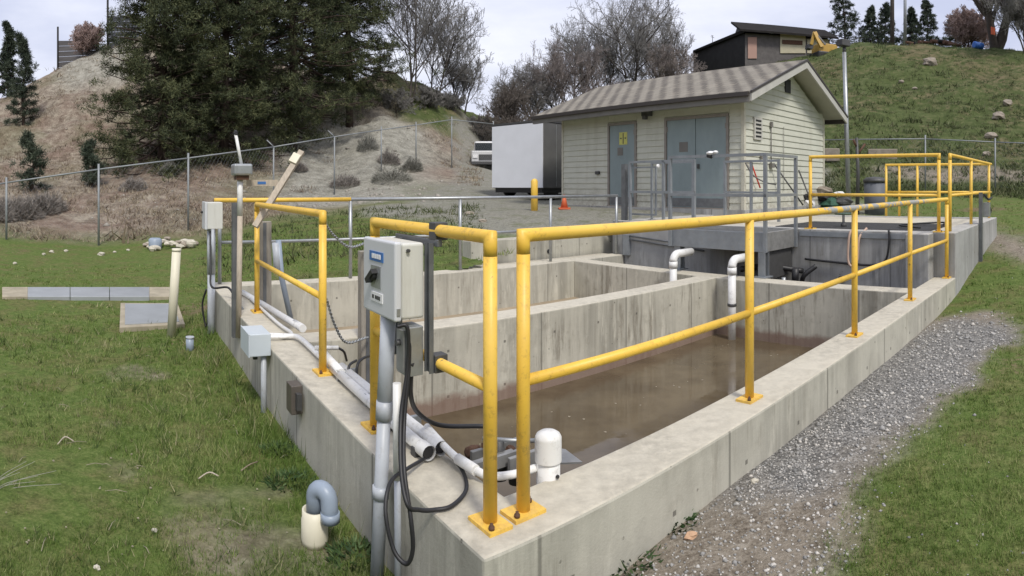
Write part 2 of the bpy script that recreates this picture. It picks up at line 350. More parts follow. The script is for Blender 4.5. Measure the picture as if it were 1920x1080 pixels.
# zone outlines on the ground, in metres
_in = lambda *q: [tuple(S(x, .25)[:2]) for x in q]
Z_PATH = wpoly([(1000, 1150), (1570, 1150), (1610, 1020), (1650, 905), (1710, 825), (1800, 738), (1872, 662), (1902, 612), (1888, 585), (1840, 583)], -.27)+_in(5.4, 3.0, 0.3, -.3)
Z_GRAV = wpoly([(1380, 925), (1500, 930), (1600, 880), (1700, 795), (1820, 700), (1885, 632), (1880, 598), (1800, 600)], -.27)+_in(4.4, 1.4)
Z_YARD = [tuple(PD(a, b)[:2]) for a, b in ((820, 13.2), (900, 12.0), (1000, 11.3), (1120, 11.0), (1200, 11.4), (1520, 13.6), (1650, 15), (1560, 26), (1200, 30), (960, 40), (880, 44), (850, 40), (860, 27), (760, 19), (660, 17), (690, 15.2))]
Z_BARE = [wpoly(q_, -.45) for q_ in ([(300, 985), (420, 960), (560, 1000), (660, 1030), (690, 1080), (520, 1100), (360, 1070)], [(205, 683), (250, 672), (325, 690), (320, 704), (225, 700)], [(195, 778), (240, 774), (248, 786), (200, 788)], [(205, 850), (235, 870), (245, 905), (225, 912)], [(300, 930), (520, 905), (560, 925), (350, 950)])]
Z_ROAD = [tuple(PD(a, b)[:2]) for a, b in ((1640, 25.4), (2050, 25.0), (2050, 26.4), (1640, 26.9))]
Z_TRACK = [tuple(PD(a, b)[:2]) for a, b in ((1815, 12.2), (1960, 9.2), (2100, 8), (2100, 9.5), (1960, 11.5), (1860, 13.4))]
def soft(px, py, poly, w, nf=1.2):        # soft mask: several jittered lookups
    acc = np.zeros(px.shape); K = 12
    for k in range(K):
        a = 2*pi*k/K; r = w*(.4 if k % 2 else 1)
        jx = w*1.5*fbm(px*nf+31, py*nf, 3); jy = w*1.5*fbm(px*nf, py*nf+57, 3)
        acc += inpoly(px+r*cos(a)+jx, py+r*sin(a)+jy, poly)
    return acc/K
def zones(x, y, z):
    d = np.hypot(x, y); px = 960+np.arctan2(x, y)*F
    bare = sum(soft(x, y, q_, .10, 3) for q_ in Z_BARE); path = soft(x, y, Z_PATH, .14, 2.5); grav = soft(x, y, Z_GRAV, .22, 2.5)*path; yard = soft(x, y, Z_YARD, .5, .6); trk = np.clip(soft(x, y, Z_TRACK, .4, 1)+soft(x, y, Z_ROAD, .5, 1), 0, 1)
    sm = lambda v, a, b: np.clip((v-a)/(b-a), 0, 1)
    wob = 2.0*fbm(x*.3, y*.3, 3)
    # dry brown hillside on the left, beyond the lawn
    dry = sm(d+wob, 15.5, 18.5)*sm(px, 800, 560)
    dry = np.maximum(dry, sm(d+wob, 22, 25)*sm(px, 960, 860))
    scree = sm(d+wob, 18.5, 20.5)*sm(38-d+wob, 0, 4)*sm(px+60*fbm(x*.2, y*.2), 500, 560)*sm(px+60*fbm(x*.2+9, y*.2), 850, 760)
    scree = np.maximum(scree, sm(z, 6.8, 8.5)*sm(px, 90, 130)*sm(px, 300, 230)*.9)
    dry = np.maximum(dry, .55*bare*(1+.8*fbm(x*5, y*5, 4)).clip(.2, 1.5))
    green = sm(px, 1180, 1300)*sm(d, 20, 24)
    topg = sm(px+70*fbm(x*.25, y*.25), 695, 735)*sm(px, 1000, 930)*sm(z+1.2*fbm(x*.3+4, y*.3), 3.9, 5.2)
    green = np.maximum(green, topg); dry = dry*(1-topg); scree = scree*(1-topg)
    duff = sm(px, 560, 600)*sm(px, 740, 700)*sm(d, 34, 36)*(1-topg); dry = np.maximum(dry, duff); scree = scree*(1-duff)
    return path, grav, yard, trk, dry, scree, green
# ground material: zones blended by attributes
def ground_mat():
    m = bpy.data.materials.new('ground cover'); m.use_nodes = True; g = NG(m)
    A = g.n('ShaderNodeAttribute', attribute_name='za'); B = g.n('ShaderNodeAttribute', attribute_name='zb')
    sa = g.n('ShaderNodeSeparateColor'); g.l(A.outputs['Color'], sa.inputs[0]); sb = g.n('ShaderNodeSeparateColor'); g.l(B.outputs['Color'], sb.inputs[0])
    pos = g.n('ShaderNodeNewGeometry').outputs['Position']
    n0 = g.noise(pos, .45, 6); n1 = g.noise(pos, 2.3, 7, .65); n2 = g.noise(pos, 14, 6, .7); n3 = g.noise(pos, 60, 4, .7); n4 = g.noise(pos, .16, 5)
    mixn = g.math('ADD', g.math('MULTIPLY', n2, .5), g.math('MULTIPLY', n3, .5))
    gr = g.ramp(mixn, (.36, (.052, .080, .018)), (.5, (.098, .142, .034)), (.66, (.18, .21, .07)))
    gr = g.mix(g.mr(n1, .46, .62, 0, .6), gr, g.ramp(mixn, (.38, (.07, .06, .025)), (.62, (.22, .19, .085))))
    patch = g.mr(g.math('ADD', g.math('MULTIPLY', n0, .7), g.math('MULTIPLY', n2, .3)), .57, .63, 0, .85); gr = g.mix(patch, gr, g.ramp(mixn, (.38, (.085, .058, .036)), (.62, (.24, .175, .115))))
    vor = g.n('ShaderNodeTexVoronoi'); vor.inputs['Scale'].default_value = 55; g.l(pos, vor.inputs['Vector'])
    vc = g.n('ShaderNodeSeparateColor'); g.l(vor.outputs['Color'], vc.inputs[0])
    gravel = g.ramp(vc.outputs[0], (0, (.15, .148, .14)), (.45, (.31, .30, .28)), (.8, (.45, .435, .40)), (1, (.6, .58, .54)))
    gravel = g.mix(g.mr(vor.outputs['Distance'], .0, .5, 0, .5), gravel, (.05, .048, .044))
    soil = g.ramp(mixn, (.36, (.07, .055, .04)), (.5, (.21, .18, .14)), (.64, (.38, .345, .29))); soil = g.mix(g.mr(n1, .45, .6, 0, .6), soil, (.27, .235, .185))
    yardc = g.ramp(mixn, (.36, (.11, .105, .09)), (.5, (.24, .23, .20)), (.66, (.36, .35, .31)))
    yardc = g.mix(g.mr(g.math('ADD', n1, 0), .52, .66, 0, .55), yardc, (.10, .12, .045))
    m2 = g.math('ADD', g.math('MULTIPLY', n1, .5), g.math('MULTIPLY', n2, .5))
    dry = g.ramp(m2, (.36, (.085, .068, .052)), (.47, (.185, .152, .118)), (.56, (.30, .262, .205)), (.66, (.39, .355, .285)))
    dry = g.mix(g.mr(n0, .45, .62, 0, .7), dry, g.ramp(m2, (.38, (.12, .078, .060)), (.62, (.26, .19, .15))))
    dry = g.mix(g.mr(n4, .52, .6, 0, .35), dry, (.12, .13, .06))
    scree = g.ramp(m2, (.36, (.15, .145, .12)), (.5, (.27, .26, .22)), (.62, (.39, .38, .33)))
    grn = g.ramp(m2, (.34, (.034, .047, .016)), (.46, (.060, .080, .025)), (.56, (.088, .108, .040)), (.66, (.16, .155, .08)))
    grn = g.mix(g.mr(g.math('ADD', g.math('MULTIPLY', n4, .6), g.math('MULTIPLY', n1, .4)), .49, .60, 0, .75), grn, g.ramp(m2, (.38, (.08, .065, .035)), (.62, (.20, .16, .095))))
    c = gr
    c = g.mix(sb.outputs[1], c, grn); c = g.mix(sa.outputs[2], c, dry); c = g.mix(sb.outputs[0], c, scree)
    c = g.mix(g.math('MULTIPLY', sb.outputs[2], .9), c, yardc); c = g.mix(sa.outputs[1], c, soil); c = g.mix(sa.outputs[0], c, gravel)
    g.l(c, g.b.inputs['Base Color']); g.b.inputs['Roughness'].default_value = .95; g.b.inputs['Specular IOR Level'].default_value = .15
    bp = g.n('ShaderNodeBump'); bp.inputs['Strength'].default_value = .8; bp.inputs['Distance'].default_value = .03
    g.l(g.math('ADD', mixn, g.math('MULTIPLY', vor.outputs['Distance'], g.math('MULTIPLY', sa.outputs[0], -.6))), bp.inputs['Height']); g.l(bp.outputs[0], g.b.inputs['Normal'])
    return m
M['ground'] = ground_mat()
# polar-spaced sheet round the viewpoint's neighbourhood, reaching far out
rr = [0.35]
while rr[-1] < 380: rr.append(rr[-1]+max(.07, rr[-1]*.0085 if rr[-1] < 60 else rr[-1]*.05))
rr = np.array(rr); aa = np.radians(np.concatenate([np.arange(-180, -62, 4.0), np.arange(-62, 62, .42), np.arange(62, 180, 4.0)]))
RR, AA = np.meshgrid(rr, aa, indexing='ij'); X = RR*np.sin(AA); Y = RR*np.cos(AA)
Zt = height(X, Y); za = zones(X, Y, Zt)
nR, nA = X.shape; idx = np.arange(nR*nA).reshape(nR, nA)
a2 = np.roll(idx, -1, axis=1)
fc = np.stack([idx[:-1], a2[:-1], a2[1:], idx[1:]], -1).reshape(-1, 4)
verts = np.stack([X.ravel(), Y.ravel(), Zt.ravel()], -1)
cA = np.stack([za[1].ravel(), (np.maximum(za[0], za[3])).ravel(), za[4].ravel(), np.ones(X.size)], -1)
cB = np.stack([za[5].ravel(), za[6].ravel(), za[2].ravel(), np.ones(X.size)], -1)
cen = verts[fc].mean(1); rel = cen[:, :2]-C0; sC = rel@U; tC = rel@V
inside = ((sC > .15) & (sC < 7.05) & (tC > .15) & (tC < 5.93)) | ((sC > 4.12) & (sC < 7.05) & (tC > 5.8) & (tC < 6.47))
zc = zones(cen[:, 0], cen[:, 1], cen[:, 2]); dC = np.hypot(cen[:, 0], cen[:, 1]); pC = 960+np.arctan2(cen[:, 0], cen[:, 1])*F
reg = np.zeros(len(fc), int)
reg[(zc[2] > .5)] = 2; reg[(zc[0] > .5)] = 1
reg[(dC > 18) & (pC < 1000) & (zc[2] <= .5)] = 3; reg[(dC > 24) & (pC >= 1000) & (zc[2] <= .5)] = 4
for k, nm in enumerate(('ground', 'gravel_path', 'gravel_yard', 'dry_hillside', 'green_hillside')):
    sel = fc[(reg == k) & ~inside]; u_, inv = np.unique(sel, return_inverse=True)
    o = bulk(nm, verts[u_], inv.reshape(-1, 4), M['ground'], smooth=True, colors={'za': cA[u_], 'zb': cB[u_]}); kind(o, 'structure')
# close the disc right under the viewpoint
b = MB(); b.lathe((0, 0, HZ(0, .4)-.02), [(.001, .0), (.45, .0)], 24); kind(b.build('ground', M['ground']), 'structure')
# ================================================================== the tank
TH = .30; BT = 5.75                         # wall thickness, inner line of the back wall
tank = thing('concrete_tank', S(0, 0, -1.6), 'long open concrete basin with a raised chamber, half full of brown water, in the lawn', 'water tank')
BV = .012
def wall(nm, mt, *a, **k): return MB().st(*a).build(nm, mt, tank, bevel=BV, **k)
MB().prism([S(x, y, 0) for x, y in ((0, 0), (6.9, 0), (6.9, TH), (TH, TH), (TH, BT), (6.9, BT), (6.9, 6.05), (0, 6.05))], Z3*-1.6).build('outer_wall', M['conc'], tank, bevel=BV)
wall('divider_wall', M['conc_in'], TH, 5.68, 2.95, 3.25, -1.6, -.003)
wall('cross_wall', M['conc_in'], 5.68, 5.98, TH, BT, -1.6, -.004)
wall('floor', M['conc_dk'], TH, 6.9, TH, BT, -1.7, -1.58)
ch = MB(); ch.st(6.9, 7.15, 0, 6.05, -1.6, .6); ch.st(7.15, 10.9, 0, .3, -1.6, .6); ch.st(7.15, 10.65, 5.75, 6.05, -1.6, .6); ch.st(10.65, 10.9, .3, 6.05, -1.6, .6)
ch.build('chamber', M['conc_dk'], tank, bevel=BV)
# return of the inner chamber corner seen at the right
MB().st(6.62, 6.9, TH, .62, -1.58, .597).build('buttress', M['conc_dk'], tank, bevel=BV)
MB().st(7.15, 10.65, .3, 5.75, .42, .585).build('deck', M['conc'], tank)
# dark grating strips and steel edge on the deck
g_ = MB()
for i in range(24): g_.st(7.25+i*.06, 7.28+i*.06, .45, 2.9, .585, .603)
g_.build('grating', M['darkgrey'], tank)
g_ = MB(); g_.st(6.88, 6.9, .35, 2.3, .50, .57); g_.build('edge_angle', M['grey_rail'], tank)
# step walls / ledges inside lane two, near the left end
MB().st(TH, .95, 3.25, BT, -1.6, -.42).build('ledge', M['conc_path'], tank, bevel=BV)
MB().st(4.05, 6.9, BT+.3, 6.33, -1.0, -.015).build('ledge', M['conc'], tank, bevel=BV)
# water with a sediment colour
def water_mat(nm, c1, c2, rough=.07):
    m = bpy.data.materials.new(nm); m.use_nodes = True; g = NG(m); pos = g.n('ShaderNodeNewGeometry').outputs['Position']
    n = g.noise(pos, 1.6, 6, .6); g.l(g.ramp(n, (.4, c1), (.62, c2)), g.b.inputs['Base Color'])
    g.l(g.mr(g.noise(pos, 1.8, 5), .45, .62, rough, rough+.16), g.b.inputs['Roughness']); g.b.inputs['IOR'].default_value = 1.33
    bp = g.n('ShaderNodeBump'); bp.inputs['Strength'].default_value = .05; bp.inputs['Distance'].default_value = .01
    g.l(g.noise(pos, 5, 3), bp.inputs['Height']); g.l(bp.outputs[0], g.b.inputs['Normal']); return m
M['water'] = water_mat('murky brown water', (.092, .069, .042), (.138, .107, .066), .015)
M['silt'] = mat('wet tan silt', (.40, .32, .22), .6, var=.3, vs=2, bump=.2)
b = MB(); b.st(TH, 5.68, TH, 2.95, -1.0, -.76); kind(b.build('water', M['water']), 'structure')
b = MB(); b.st(.95, 5.68, 3.25, BT, -1.0, -.60); kind(b.build('water', M['silt']), 'structure')
b = MB(); b.st(5.98, 6.9, TH, BT, -1.2, -.9); kind(b.build('water', M['water']), 'structure')
# floating bits: foam flecks and leaves
fl = MB(); rn = random.Random(5)
for i in range(70):
    s_, t_ = rn.uniform(.8, 5.4), rn.uniform(.35, 2.6); r = rn.uniform(.004, .014); a = rn.uniform(0, pi)
    c = S(s_, t_, -.758); fl.add([c+Vector((cos(a+q)*r*e, sin(a+q)*r*e, 0)) for q, e in ((0, 1.6), (1.2, .9), (2.4, 1.2), (3.7, .8), (5, 1.1))], [(0, 1, 2, 3, 4)])
o = fl.build('debris', mat('pale floating flecks', (.30, .26, .19), .8)); tag(o, 'scattered pale flecks and leaf bits floating on the brown water', 'debris'); kind(o, 'stuff')
# retaining wall behind the back wall
rw = thing('retaining_wall', S(4.3, 6.35, 0), 'low concrete retaining wall behind the basin with a small black drain hole', 'wall')
MB().st(4.05, 7.9, 6.33, 6.6, -.4, .36).build('wall', M['conc'], rw, bevel=BV)
b = MB(); p = S(5.62, 6.325, .11); b.tube([p-V3*.012, p+V3*.03], .035, 14); b.build('drain_hole', M['black'], rw)

# ================================================================== handrails
RH = 1.05; RR_ = .026; PT = .15
def base_plate(b, s, t, lng):              # lng: 's' or 't' long axis
    a, c = (.072, .05) if lng == 's' else (.05, .072); b.st(s-a, s+a, t-c, t+c, 0, .014)
def bolts(p, s, t, lng):
    for k in (-1, 1):
        b = MB()
        ds, dt = (.052*k, .03*k) if lng == 's' else (.03*k, .052*k)
        b.lathe(S(s+ds, t+dt, .014), [(.011, 0), (.011, .012), (.006, .012), (.006, .022)], 8); b.build('bolt', M['rust'], p)
def rail_thing(nm, a, posts, ends, label, top_m, lng, r=RR_, mid=.5, top=RH, plates=True, zb=0, mid_ends=None, post_m=None, mid_m=None, group=None):
    """posts, ends: lists of (s,t)"""
    th = thing(nm, S(*a, zb), label, 'handrail', group); pm = post_m or M['yellow']
    for s, t in posts:
        isend = any(abs(s-e[0])+abs(t-e[1]) < .02 for e in (ends[0], ends[-1]))
        p = MB().tube([S(s, t, zb+.01), S(s, t, zb+top-(.07 if isend else r*.5))], r, 16).build('post', pm, th)
        if plates:
            q = MB(); base_plate(q, s, t, lng) if zb == 0 else q.st(s-.07, s+.07, t-.07, t+.07, zb, zb+.012); pl = q.build('base_plate', pm, p)
            bolts(p, s, t, lng) if zb == 0 else [MB().lathe(S(s+i*.05, t+i*.05, zb+.012), [(.009, 0), (.009, .018)], 8).build('bolt', M['rust'], p) for i in (-1, 1)]
    E_ = [S(s, t, zb+top) for s, t in ends]; isp = lambda e: any(abs(q_[0]-e[0])+abs(q_[1]-e[1]) < .02 for q_ in posts)
    P_ = [E_[0]-Z3*.07, E_[0]-Z3*.031] if isp(ends[0]) else []
    for i in range(len(E_)):
        if i > 0: P_.append(E_[i]+(E_[i-1]-E_[i]).normalized()*.031)
        P_.append(E_[i])
        if i < len(E_)-1: P_.append(E_[i]+(E_[i+1]-E_[i]).normalized()*.031)
    if isp(ends[-1]): P_ += [E_[-1]-Z3*.031, E_[-1]-Z3*.07]
    b = MB(); b.tube(P_, r, 16)
    b.build('top_rail', top_m, th)
    me_ = mid_ends or ends; b = MB()
    for i in range(len(me_)-1): b.tube([S(*me_[i], zb+mid), S(*me_[i+1], zb+mid)], r*.86, 12)
    b.build('mid_rail', mid_m or pm, th)
    return th
rail_thing('handrail', (.28, PT), [(.28, PT), (1.9, PT), (3.57, PT), (5.22, PT), (6.85, .11)], [(.28, PT), (1.9, PT), (3.57, PT), (5.22, PT), (6.85, .11)],
           'long yellow pipe handrail with five posts and worn paint along the right wall', M['yellow_worn'], 's')
rail_thing('handrail', (.135, .16), [(.135, .16), (.13, 1.18)], [(.135, .16), (.13, 1.18)], 'short yellow handrail at the near corner carrying the big white control box', M['yellow'], 't')
rail_thing('handrail', (.18, 2.14), [(.18, 2.14), (.2, 4.16)], [(.18, 2.14), (.2, 4.16)], 'yellow handrail section on the left wall beside the leaning beam', M['yellow'], 't')
br = thing('handrail', S(.1, 5.9, 0), 'galvanised grey handrail on the far back wall, its left stretch painted yellow', 'handrail')
for s in (.12, 1.87, 3.58, 5.3, 6.85): MB().tube([S(s, 5.9, 0), S(s, 5.9, 1.03)], .024, 10).build('post', M['galv'], br)
MB().tube([S(.05, 5.9, 1.05), S(1.87, 5.9, 1.05)], .028, 12).build('painted_rail', M['yellow'], br)
MB().tube([S(1.87, 5.9, 1.05), S(6.87, 5.9, 1.05)], .024, 12).build('top_rail', M['galv'], br)
MB().tube([S(.12, 5.9, .52), S(6.85, 5.9, .52)], .02, 12).build('mid_rail', M['galv'], br)
# yellow rails on the raised deck
DK_ = .6
rail_thing('handrail', (6.98, .2), [(6.98, 2.17), (6.98, .25)], [(6.98, 2.17), (6.98, .25)], 'straight yellow guardrail along the near edge of the raised concrete deck', M['yellow'], 's', zb=DK_, r=.025)
rail_thing('handrail', (7.0, .1), [(7.0, .1), (8.6, .1), (10.5, .1), (10.75, 1.59), (10.75, 1.97), (10.75, 2.25)], [(7.0, .1), (10.75, .1), (10.75, 2.27)],
           'yellow guardrail wrapping the right and far sides of the raised deck', M['yellow'], 's', zb=DK_, r=.025, plates=False)
# ================================================================== steel platform
pf = thing('steel_platform', S(6.0, 2.4, 0), 'grey steel platform cantilevered from the raised deck over the cross wall on two short legs', 'platform')
b = MB(); b.st(6.0, 6.88, 2.4, 3.98, .585, .6)
for i in range(14): b.st(6.02+i*.062, 6.035+i*.062, 2.42, 3.96, .6, .606)
b.build('deck_plate', M['steelplate'], pf)
for a in ((5.985, 6.03, 2.37, 4.0), (6.03, 6.88, 2.37, 2.4), (6.03, 6.88, 3.97, 4.0)):
    MB().st(*a, .34, .60).build('fascia', M['steelplate' if a[0] > 6 else 'grey_rail'], pf, bevel=.004)
for t in (2.43, 3.86):
    q = MB(); q.st(6.0, 6.012, t-.055, t+.055, -.0, .34); q.st(6.10, 6.112, t-.055, t+.055, 0, .34); q.st(6.012, 6.10, t-.006, t+.006, 0, .34); q.st(5.93, 6.14, t-.1, t+.1, -.002, .01)
    q.build('leg', M['grey_rail'], pf)
MB().st(6.03, 6.88, 2.42, 2.5, -.05, .33).build('bracket', M['darkgrey'], pf)
for t in (2.9, 3.3): MB().st(6.03, 6.88, t, t+.06, .38, .5).build('joist', M['darkgrey'], pf)
def grey_rail(a, posts, zb, label, top=RH, mid=.5, r=.022, lower=None, mids=True):
    th = thing('handrail', S(*a, zb), label, 'handrail', 'grey guardrails around the steel platform')
    for s, t in posts: MB().st(s-r, s+r, t-r, t+r, zb-(lower or 0), zb+top-r).build('post', M['grey_rail'], th)
    for nm, h in (('top_rail', top), ('mid_rail', mid)):
        b = MB()
        for i in range(len(posts)-1):
            p, q = S(*posts[i], zb+h), S(*posts[i+1], zb+h); d = (q-p).normalized(); b.box((p+q)/2, d*((q-p).length/2+(r if i in (0, len(posts)-2) else 0)), d.cross(Z3)*r*.98, Z3*r*.9)
        b.build(nm, M['grey_rail'], th)
    return th
grey_rail((6.0, 2.4), [(5.96, 3.96), (5.96, 2.35), (6.86, 2.35)], DK_, 'grey square-tube guardrail round the platform with a white clamp light on top', lower=.26)
grey_rail((7.0, 4.1), [(7.02, 5.72), (7.02, 4.95), (7.02, 4.3)], DK_, 'grey guardrail section left of the platform on the deck edge', mid=.52)
grey_rail((8.1, 3.4), [(8.1, 4.4), (8.1, 3.85), (8.1, 3.3)], DK_+.01, 'grey guardrail standing farther back on the deck in front of the shed corner', mid=.5)
grey_rail((7.9, 4.6), [(7.6, 5.7), (7.6, 4.75)], DK_, 'grey guardrail at the back of the deck beyond the gate, before the shed doors', mid=.5, r=.019)
# gate swung beside the post
gt = thing('gate', S(7.0, 5.9, DK_), 'dark grey steel gate post and leaf at the left end of the raised deck', 'gate')
MB().st(7.03, 7.11, 5.86, 5.95, -.1, 1.62).build('post', M['strut'], gt)
q = MB(); q.st(7.12, 7.15, 5.2, 5.84, .7, .73); q.st(7.12, 7.15, 5.2, 5.84, 1.54, 1.57); q.st(7.12, 7.15, 5.2, 5.23, .73, 1.54); q.st(7.12, 7.15, 5.81, 5.84, .73, 1.54); q.build('leaf', M['grey_rail'], gt)
# clamp light on the platform rail
cl = thing('clamp_light', S(5.96, 3.2, 1.67), 'small white clamp fitting on the top bar of the platform guardrail', 'fitting')
b = MB(); b.rock(S(5.94, 3.22, 1.69), .055, 3, .5); b.rock(S(5.94, 3.14, 1.70), .04, 4, .6); b.build('head', M['white'], cl)
MB().tube([S(5.94, 3.27, 1.655), S(5.94, 3.20, 1.64)], .03, 8).build('clamp', M['black'], cl)
b = MB(); b.rock(S(7.0, 5.05, 1.57), .035, 8, .9); tag(b.build('knob', M['white']), 'tiny white knob hanging under the grey rail left of the platform', 'fitting')
# white drop pipes under the platform
def drop_pipe(s, t, zt, zb, label):
    th = thing('drain_pipe', S(s, t, zb), label, 'pipe')
    R = .052; MB().tube([S(s, t, zb), S(s, t, zt-.10)], R, 16).build('pipe', M['pvc'], th)
    arc = [S(s+.10-.10*cos(a), t, zt-.10+.10*sin(a)) for a in np.linspace(0, pi/2, 7)]+[S(s+.42, t, zt)]
    MB().tube(arc, R*1.06, 16).build('elbow', M['pvc'], th)
    MB().lathe(S(s, t, zt-.19), [(R*1.0, 0), (R*1.16, .0), (R*1.16, .09), (R, .09)], 16).build('coupling', M['pvc'], th)
    return th
drop_pipe(5.55, 3.58, .28, -.62, 'white plastic drain pipe with an elbow, behind the divider wall')
dp = drop_pipe(5.56, 2.62, .27, -.80, 'long white plastic drain pipe dropping into the brown water by the divider end')
MB().lathe(S(5.56, 2.62, -.33), [(.056, 0), (.06, 0), (.06, .035), (.056, .035)], 16).build('strap', M['darkgrey'], dp)
# dark machinery below the platform and black pipes along the chamber face
mc = thing('pump_manifold', S(6.3, 2.4, -.9), 'dark tangle of valves and pipes in the shade beneath the steel platform', 'machinery')
b = MB(); rn = random.Random(9)
b.lathe(S(6.45, 2.75, -.9), [(.11, 0), (.11, .7), (.15, .72), (.15, .8), (.09, .84), (.09, 1.0)], 16); b.build('valve_body', M['darkgrey'], mc)
b = MB(); b.tube(smooth_path([S(6.2, 2.9, .05), S(6.5, 2.6, .08), S(6.8, 2.2, .0)]), .04); b.tube(smooth_path([S(6.75, 2.2, -.3), S(6.6, 2.1, -.05), S(6.7, 1.95, .1)]), .035)
b.tube([S(6.35, 2.1, -.1), S(6.35, 2.1, .1)], .05); b.build('hose', M['black'], mc)
b = MB(); b.lathe(S(6.2, 2.2, -.35), [(.05, 0), (.05, .16), (.03, .18), (.03, .34)], 12); b.build('fitting', M['galv'], mc)
pr = thing('conduit_run', S(6.88, 2, 0), 'black pipe running along the grey chamber face to the right of the platform', 'pipe')
MB().tube(smooth_path([S(6.86, 2.2, .17), S(6.86, 1.8, .15), S(6.86, 1.2, .13), S(6.86, .98, .2), S(6.85, .92, .45), S(6.87, .93, .62)]), .016, 8).build('pipe', M['black'], pr)
MB().st(6.83, 6.9, 1.6, 1.66, -.12, -.05).build('clamp', M['black'], pr)
pr = thing('conduit_run', S(6.88, 5, 0), 'pair of thin dark pipes on the chamber face left of the platform', 'pipe')
for z0, z1 in ((.34, .26), (.28, .19)): MB().tube([S(6.87, 5.6, z0), S(6.87, 4.0, z1)], .014, 8).build('pipe', M['strut'], pr)
MB().tube(smooth_path([S(6.87, 4.15, .62), S(6.86, 4.13, .42), S(6.86, 4.05, .26)]), .015, 8).build('downpipe', M['strut'], pr)
MB().st(6.84, 6.9, 5.60, 5.74, .0, .36).build('channel', M['grey_rail'], pr)
# valve wheel, hose loop on the deck
hw = thing('valve_wheel', S(7.6, 1.9, DK_), 'dark green valve handwheel on a short stem on the raised deck', 'valve')
b = MB(); c = S(7.6, 1.9, DK_+.2); b.tube([c+Vector((.13*cos(a), .13*sin(a), 0)) for a in np.linspace(0, 2*pi, 25)], .013, 8)
for a in (0, pi/3, 2*pi/3): b.tube([c-Vector((.13*cos(a), .13*sin(a), 0)), c+Vector((.13*cos(a), .13*sin(a), 0))], .009, 6)
b.build('wheel', mat('dark green iron', (.05, .09, .06), .5), hw); MB().lathe(S(7.6, 1.9, DK_), [(.05, 0), (.04, .05), (.02, .06), (.02, .21)], 12).build('stem', M['darkgrey'], hw)
hs = MB().tube(smooth_path([S(6.99, 1.45, .62), S(6.86, 1.50, .56), S(6.84, 1.52, .2), S(6.84, 1.45, .10), S(6.84, 1.38, .2), S(6.86, 1.36, .5), S(7.0, 1.3, .63)]), .017, 8).build('hose', mat('faded pink hose', (.50, .36, .28), .6))
tag(hs, 'faded pinkish hose looped over the edge of the raised deck', 'hose')
b = MB().tube(smooth_path([S(7.3, .6, .63), S(7.6, 1.0, .64), S(8.0, .9, .64), S(8.3, .5, .65), S(7.9, .4, .64)]), .014, 8).build('cable', M['black']); tag(b, 'black cable coiled loosely on the raised deck near its right corner', 'cable')

# strut with a box on the right side of the raised chamber
sb = thing('equipment_stand', S(8.75, -.05, -.2), 'grey channel strut with a small box on the right outer wall of the deck', 'stand')
MB().st(8.72, 8.80, -.06, -.005, -.12, 1.12).build('strut', M['strut'], sb); MB().st(8.82, 8.98, -.16, -.06, .72, .95).build('junction_box', M['galv'], sb)
b = MB(); b.tube(smooth_path([S(8.8, -.08, 1.08), S(9.0, -.12, 1.0), S(9.5, -.1, 1.02)]), .02, 8); b.tube(smooth_path([S(8.95, -.12, .95), S(9.1, -.15, .8), S(8.9, -.12, .72)]), .015, 8); b.build('cable', M['black'], sb)
MB().st(8.74, 8.86, -.12, -.04, -.22, -.1).build('foot', M['black'], sb)

# ================================================================== near control station
cb = thing('control_box', S(-.10, .70, .7), 'large off-white control box with blue label and black switch on the near yellow rail', 'electrical box', 'control boxes on conduit posts')
X0, X1, T0, T1, ZB0, ZB1 = -.055, .085, .57, .89, .685, 1.0
# body with sloping top edge (rain lip)
MB().st(X0+.035, X1, T0, T1, ZB0, ZB1).build('body', M['box'], cb, bevel=.012, seg=3)
MB().st(X0, X0+.033, T0-.006, T1+.006, ZB0-.006, ZB1+.006).build('door', M['box_side'], cb, bevel=.01, seg=3)
q = MB(); q.st(X0-.004, X0+.001, .675, .815, .91, .952); lb = q.build('label', M['blue'], cb)
q = MB()
for a, c in ((.695, .715), (.722, .735), (.742, .758), (.765, .785)): q.st(X0-.0065, X0-.0035, a, c, .922, .942)
q.build('lettering', M['white'], lb)
q = MB(); q.st(X0-.004, X0+.001, .70, .80, .795, .89); sp = q.build('switch_plate', M['galv'], cb)
q = MB(); q.box(S(X0-.018, .765, .845), U3*.014, (V3*.8+Z3*-.6)*.042, (V3*.6+Z3*.8)*.011); q.lathe(S(X0-.004, .755, .85), [(.022, 0), (.022, .02)], 14, -U3); q.build('handle', M['black'], sp)
q = MB(); q.st(X0-.004, X0+.001, .68, .80, .735, .775); lp = q.build('label', M['white'], cb)
q = MB()
for a, c in ((.70, .712), (.718, .731), (.737, .75), (.765, .782)): q.st(X0-.0065, X0-.0035, a, c, .747, .763)
q.build('lettering', M['darkgrey'], lp)
for s_, t_ in ((X0+.016, T0-.01), (X0+.016, T1+.004)): MB().st(s_-.008, s_+.008, t_, t_+.008, ZB0+.02, ZB0+.05).build('latch', M['galv'], cb)
q = MB(); q.lathe(S(X0+.06, T0-.004, ZB1-.03), [(.008, 0), (.008, .01)], 8, -V3); q.build('screw', M['darkgrey'], cb)
# channel struts behind it, clamped to the rail
st_ = thing('channel_bracket', S(.09, .55, .3), 'dark steel channel frame clamped to the near yellow rail behind the control box', 'bracket')
for t in (.53, .82): 
    q = MB(); q.st(.100, .107, t, t+.045, .46, 1.0); q.st(.087, .100, t, t+.004, .46, 1.0); q.st(.087, .100, t+.041, t+.045, .46, 1.0); q.build('channel', M['strut'], st_)
MB().st(.109, .132, .50, .90, .985, 1.015).build('crossbar', M['strut'], st_, bevel=.003)
for z in (.50, 1.05): MB().st(.108, .17, .52, .575, z-.04, z+.035).build('clamp', M['darkgrey'], st_, bevel=.004)
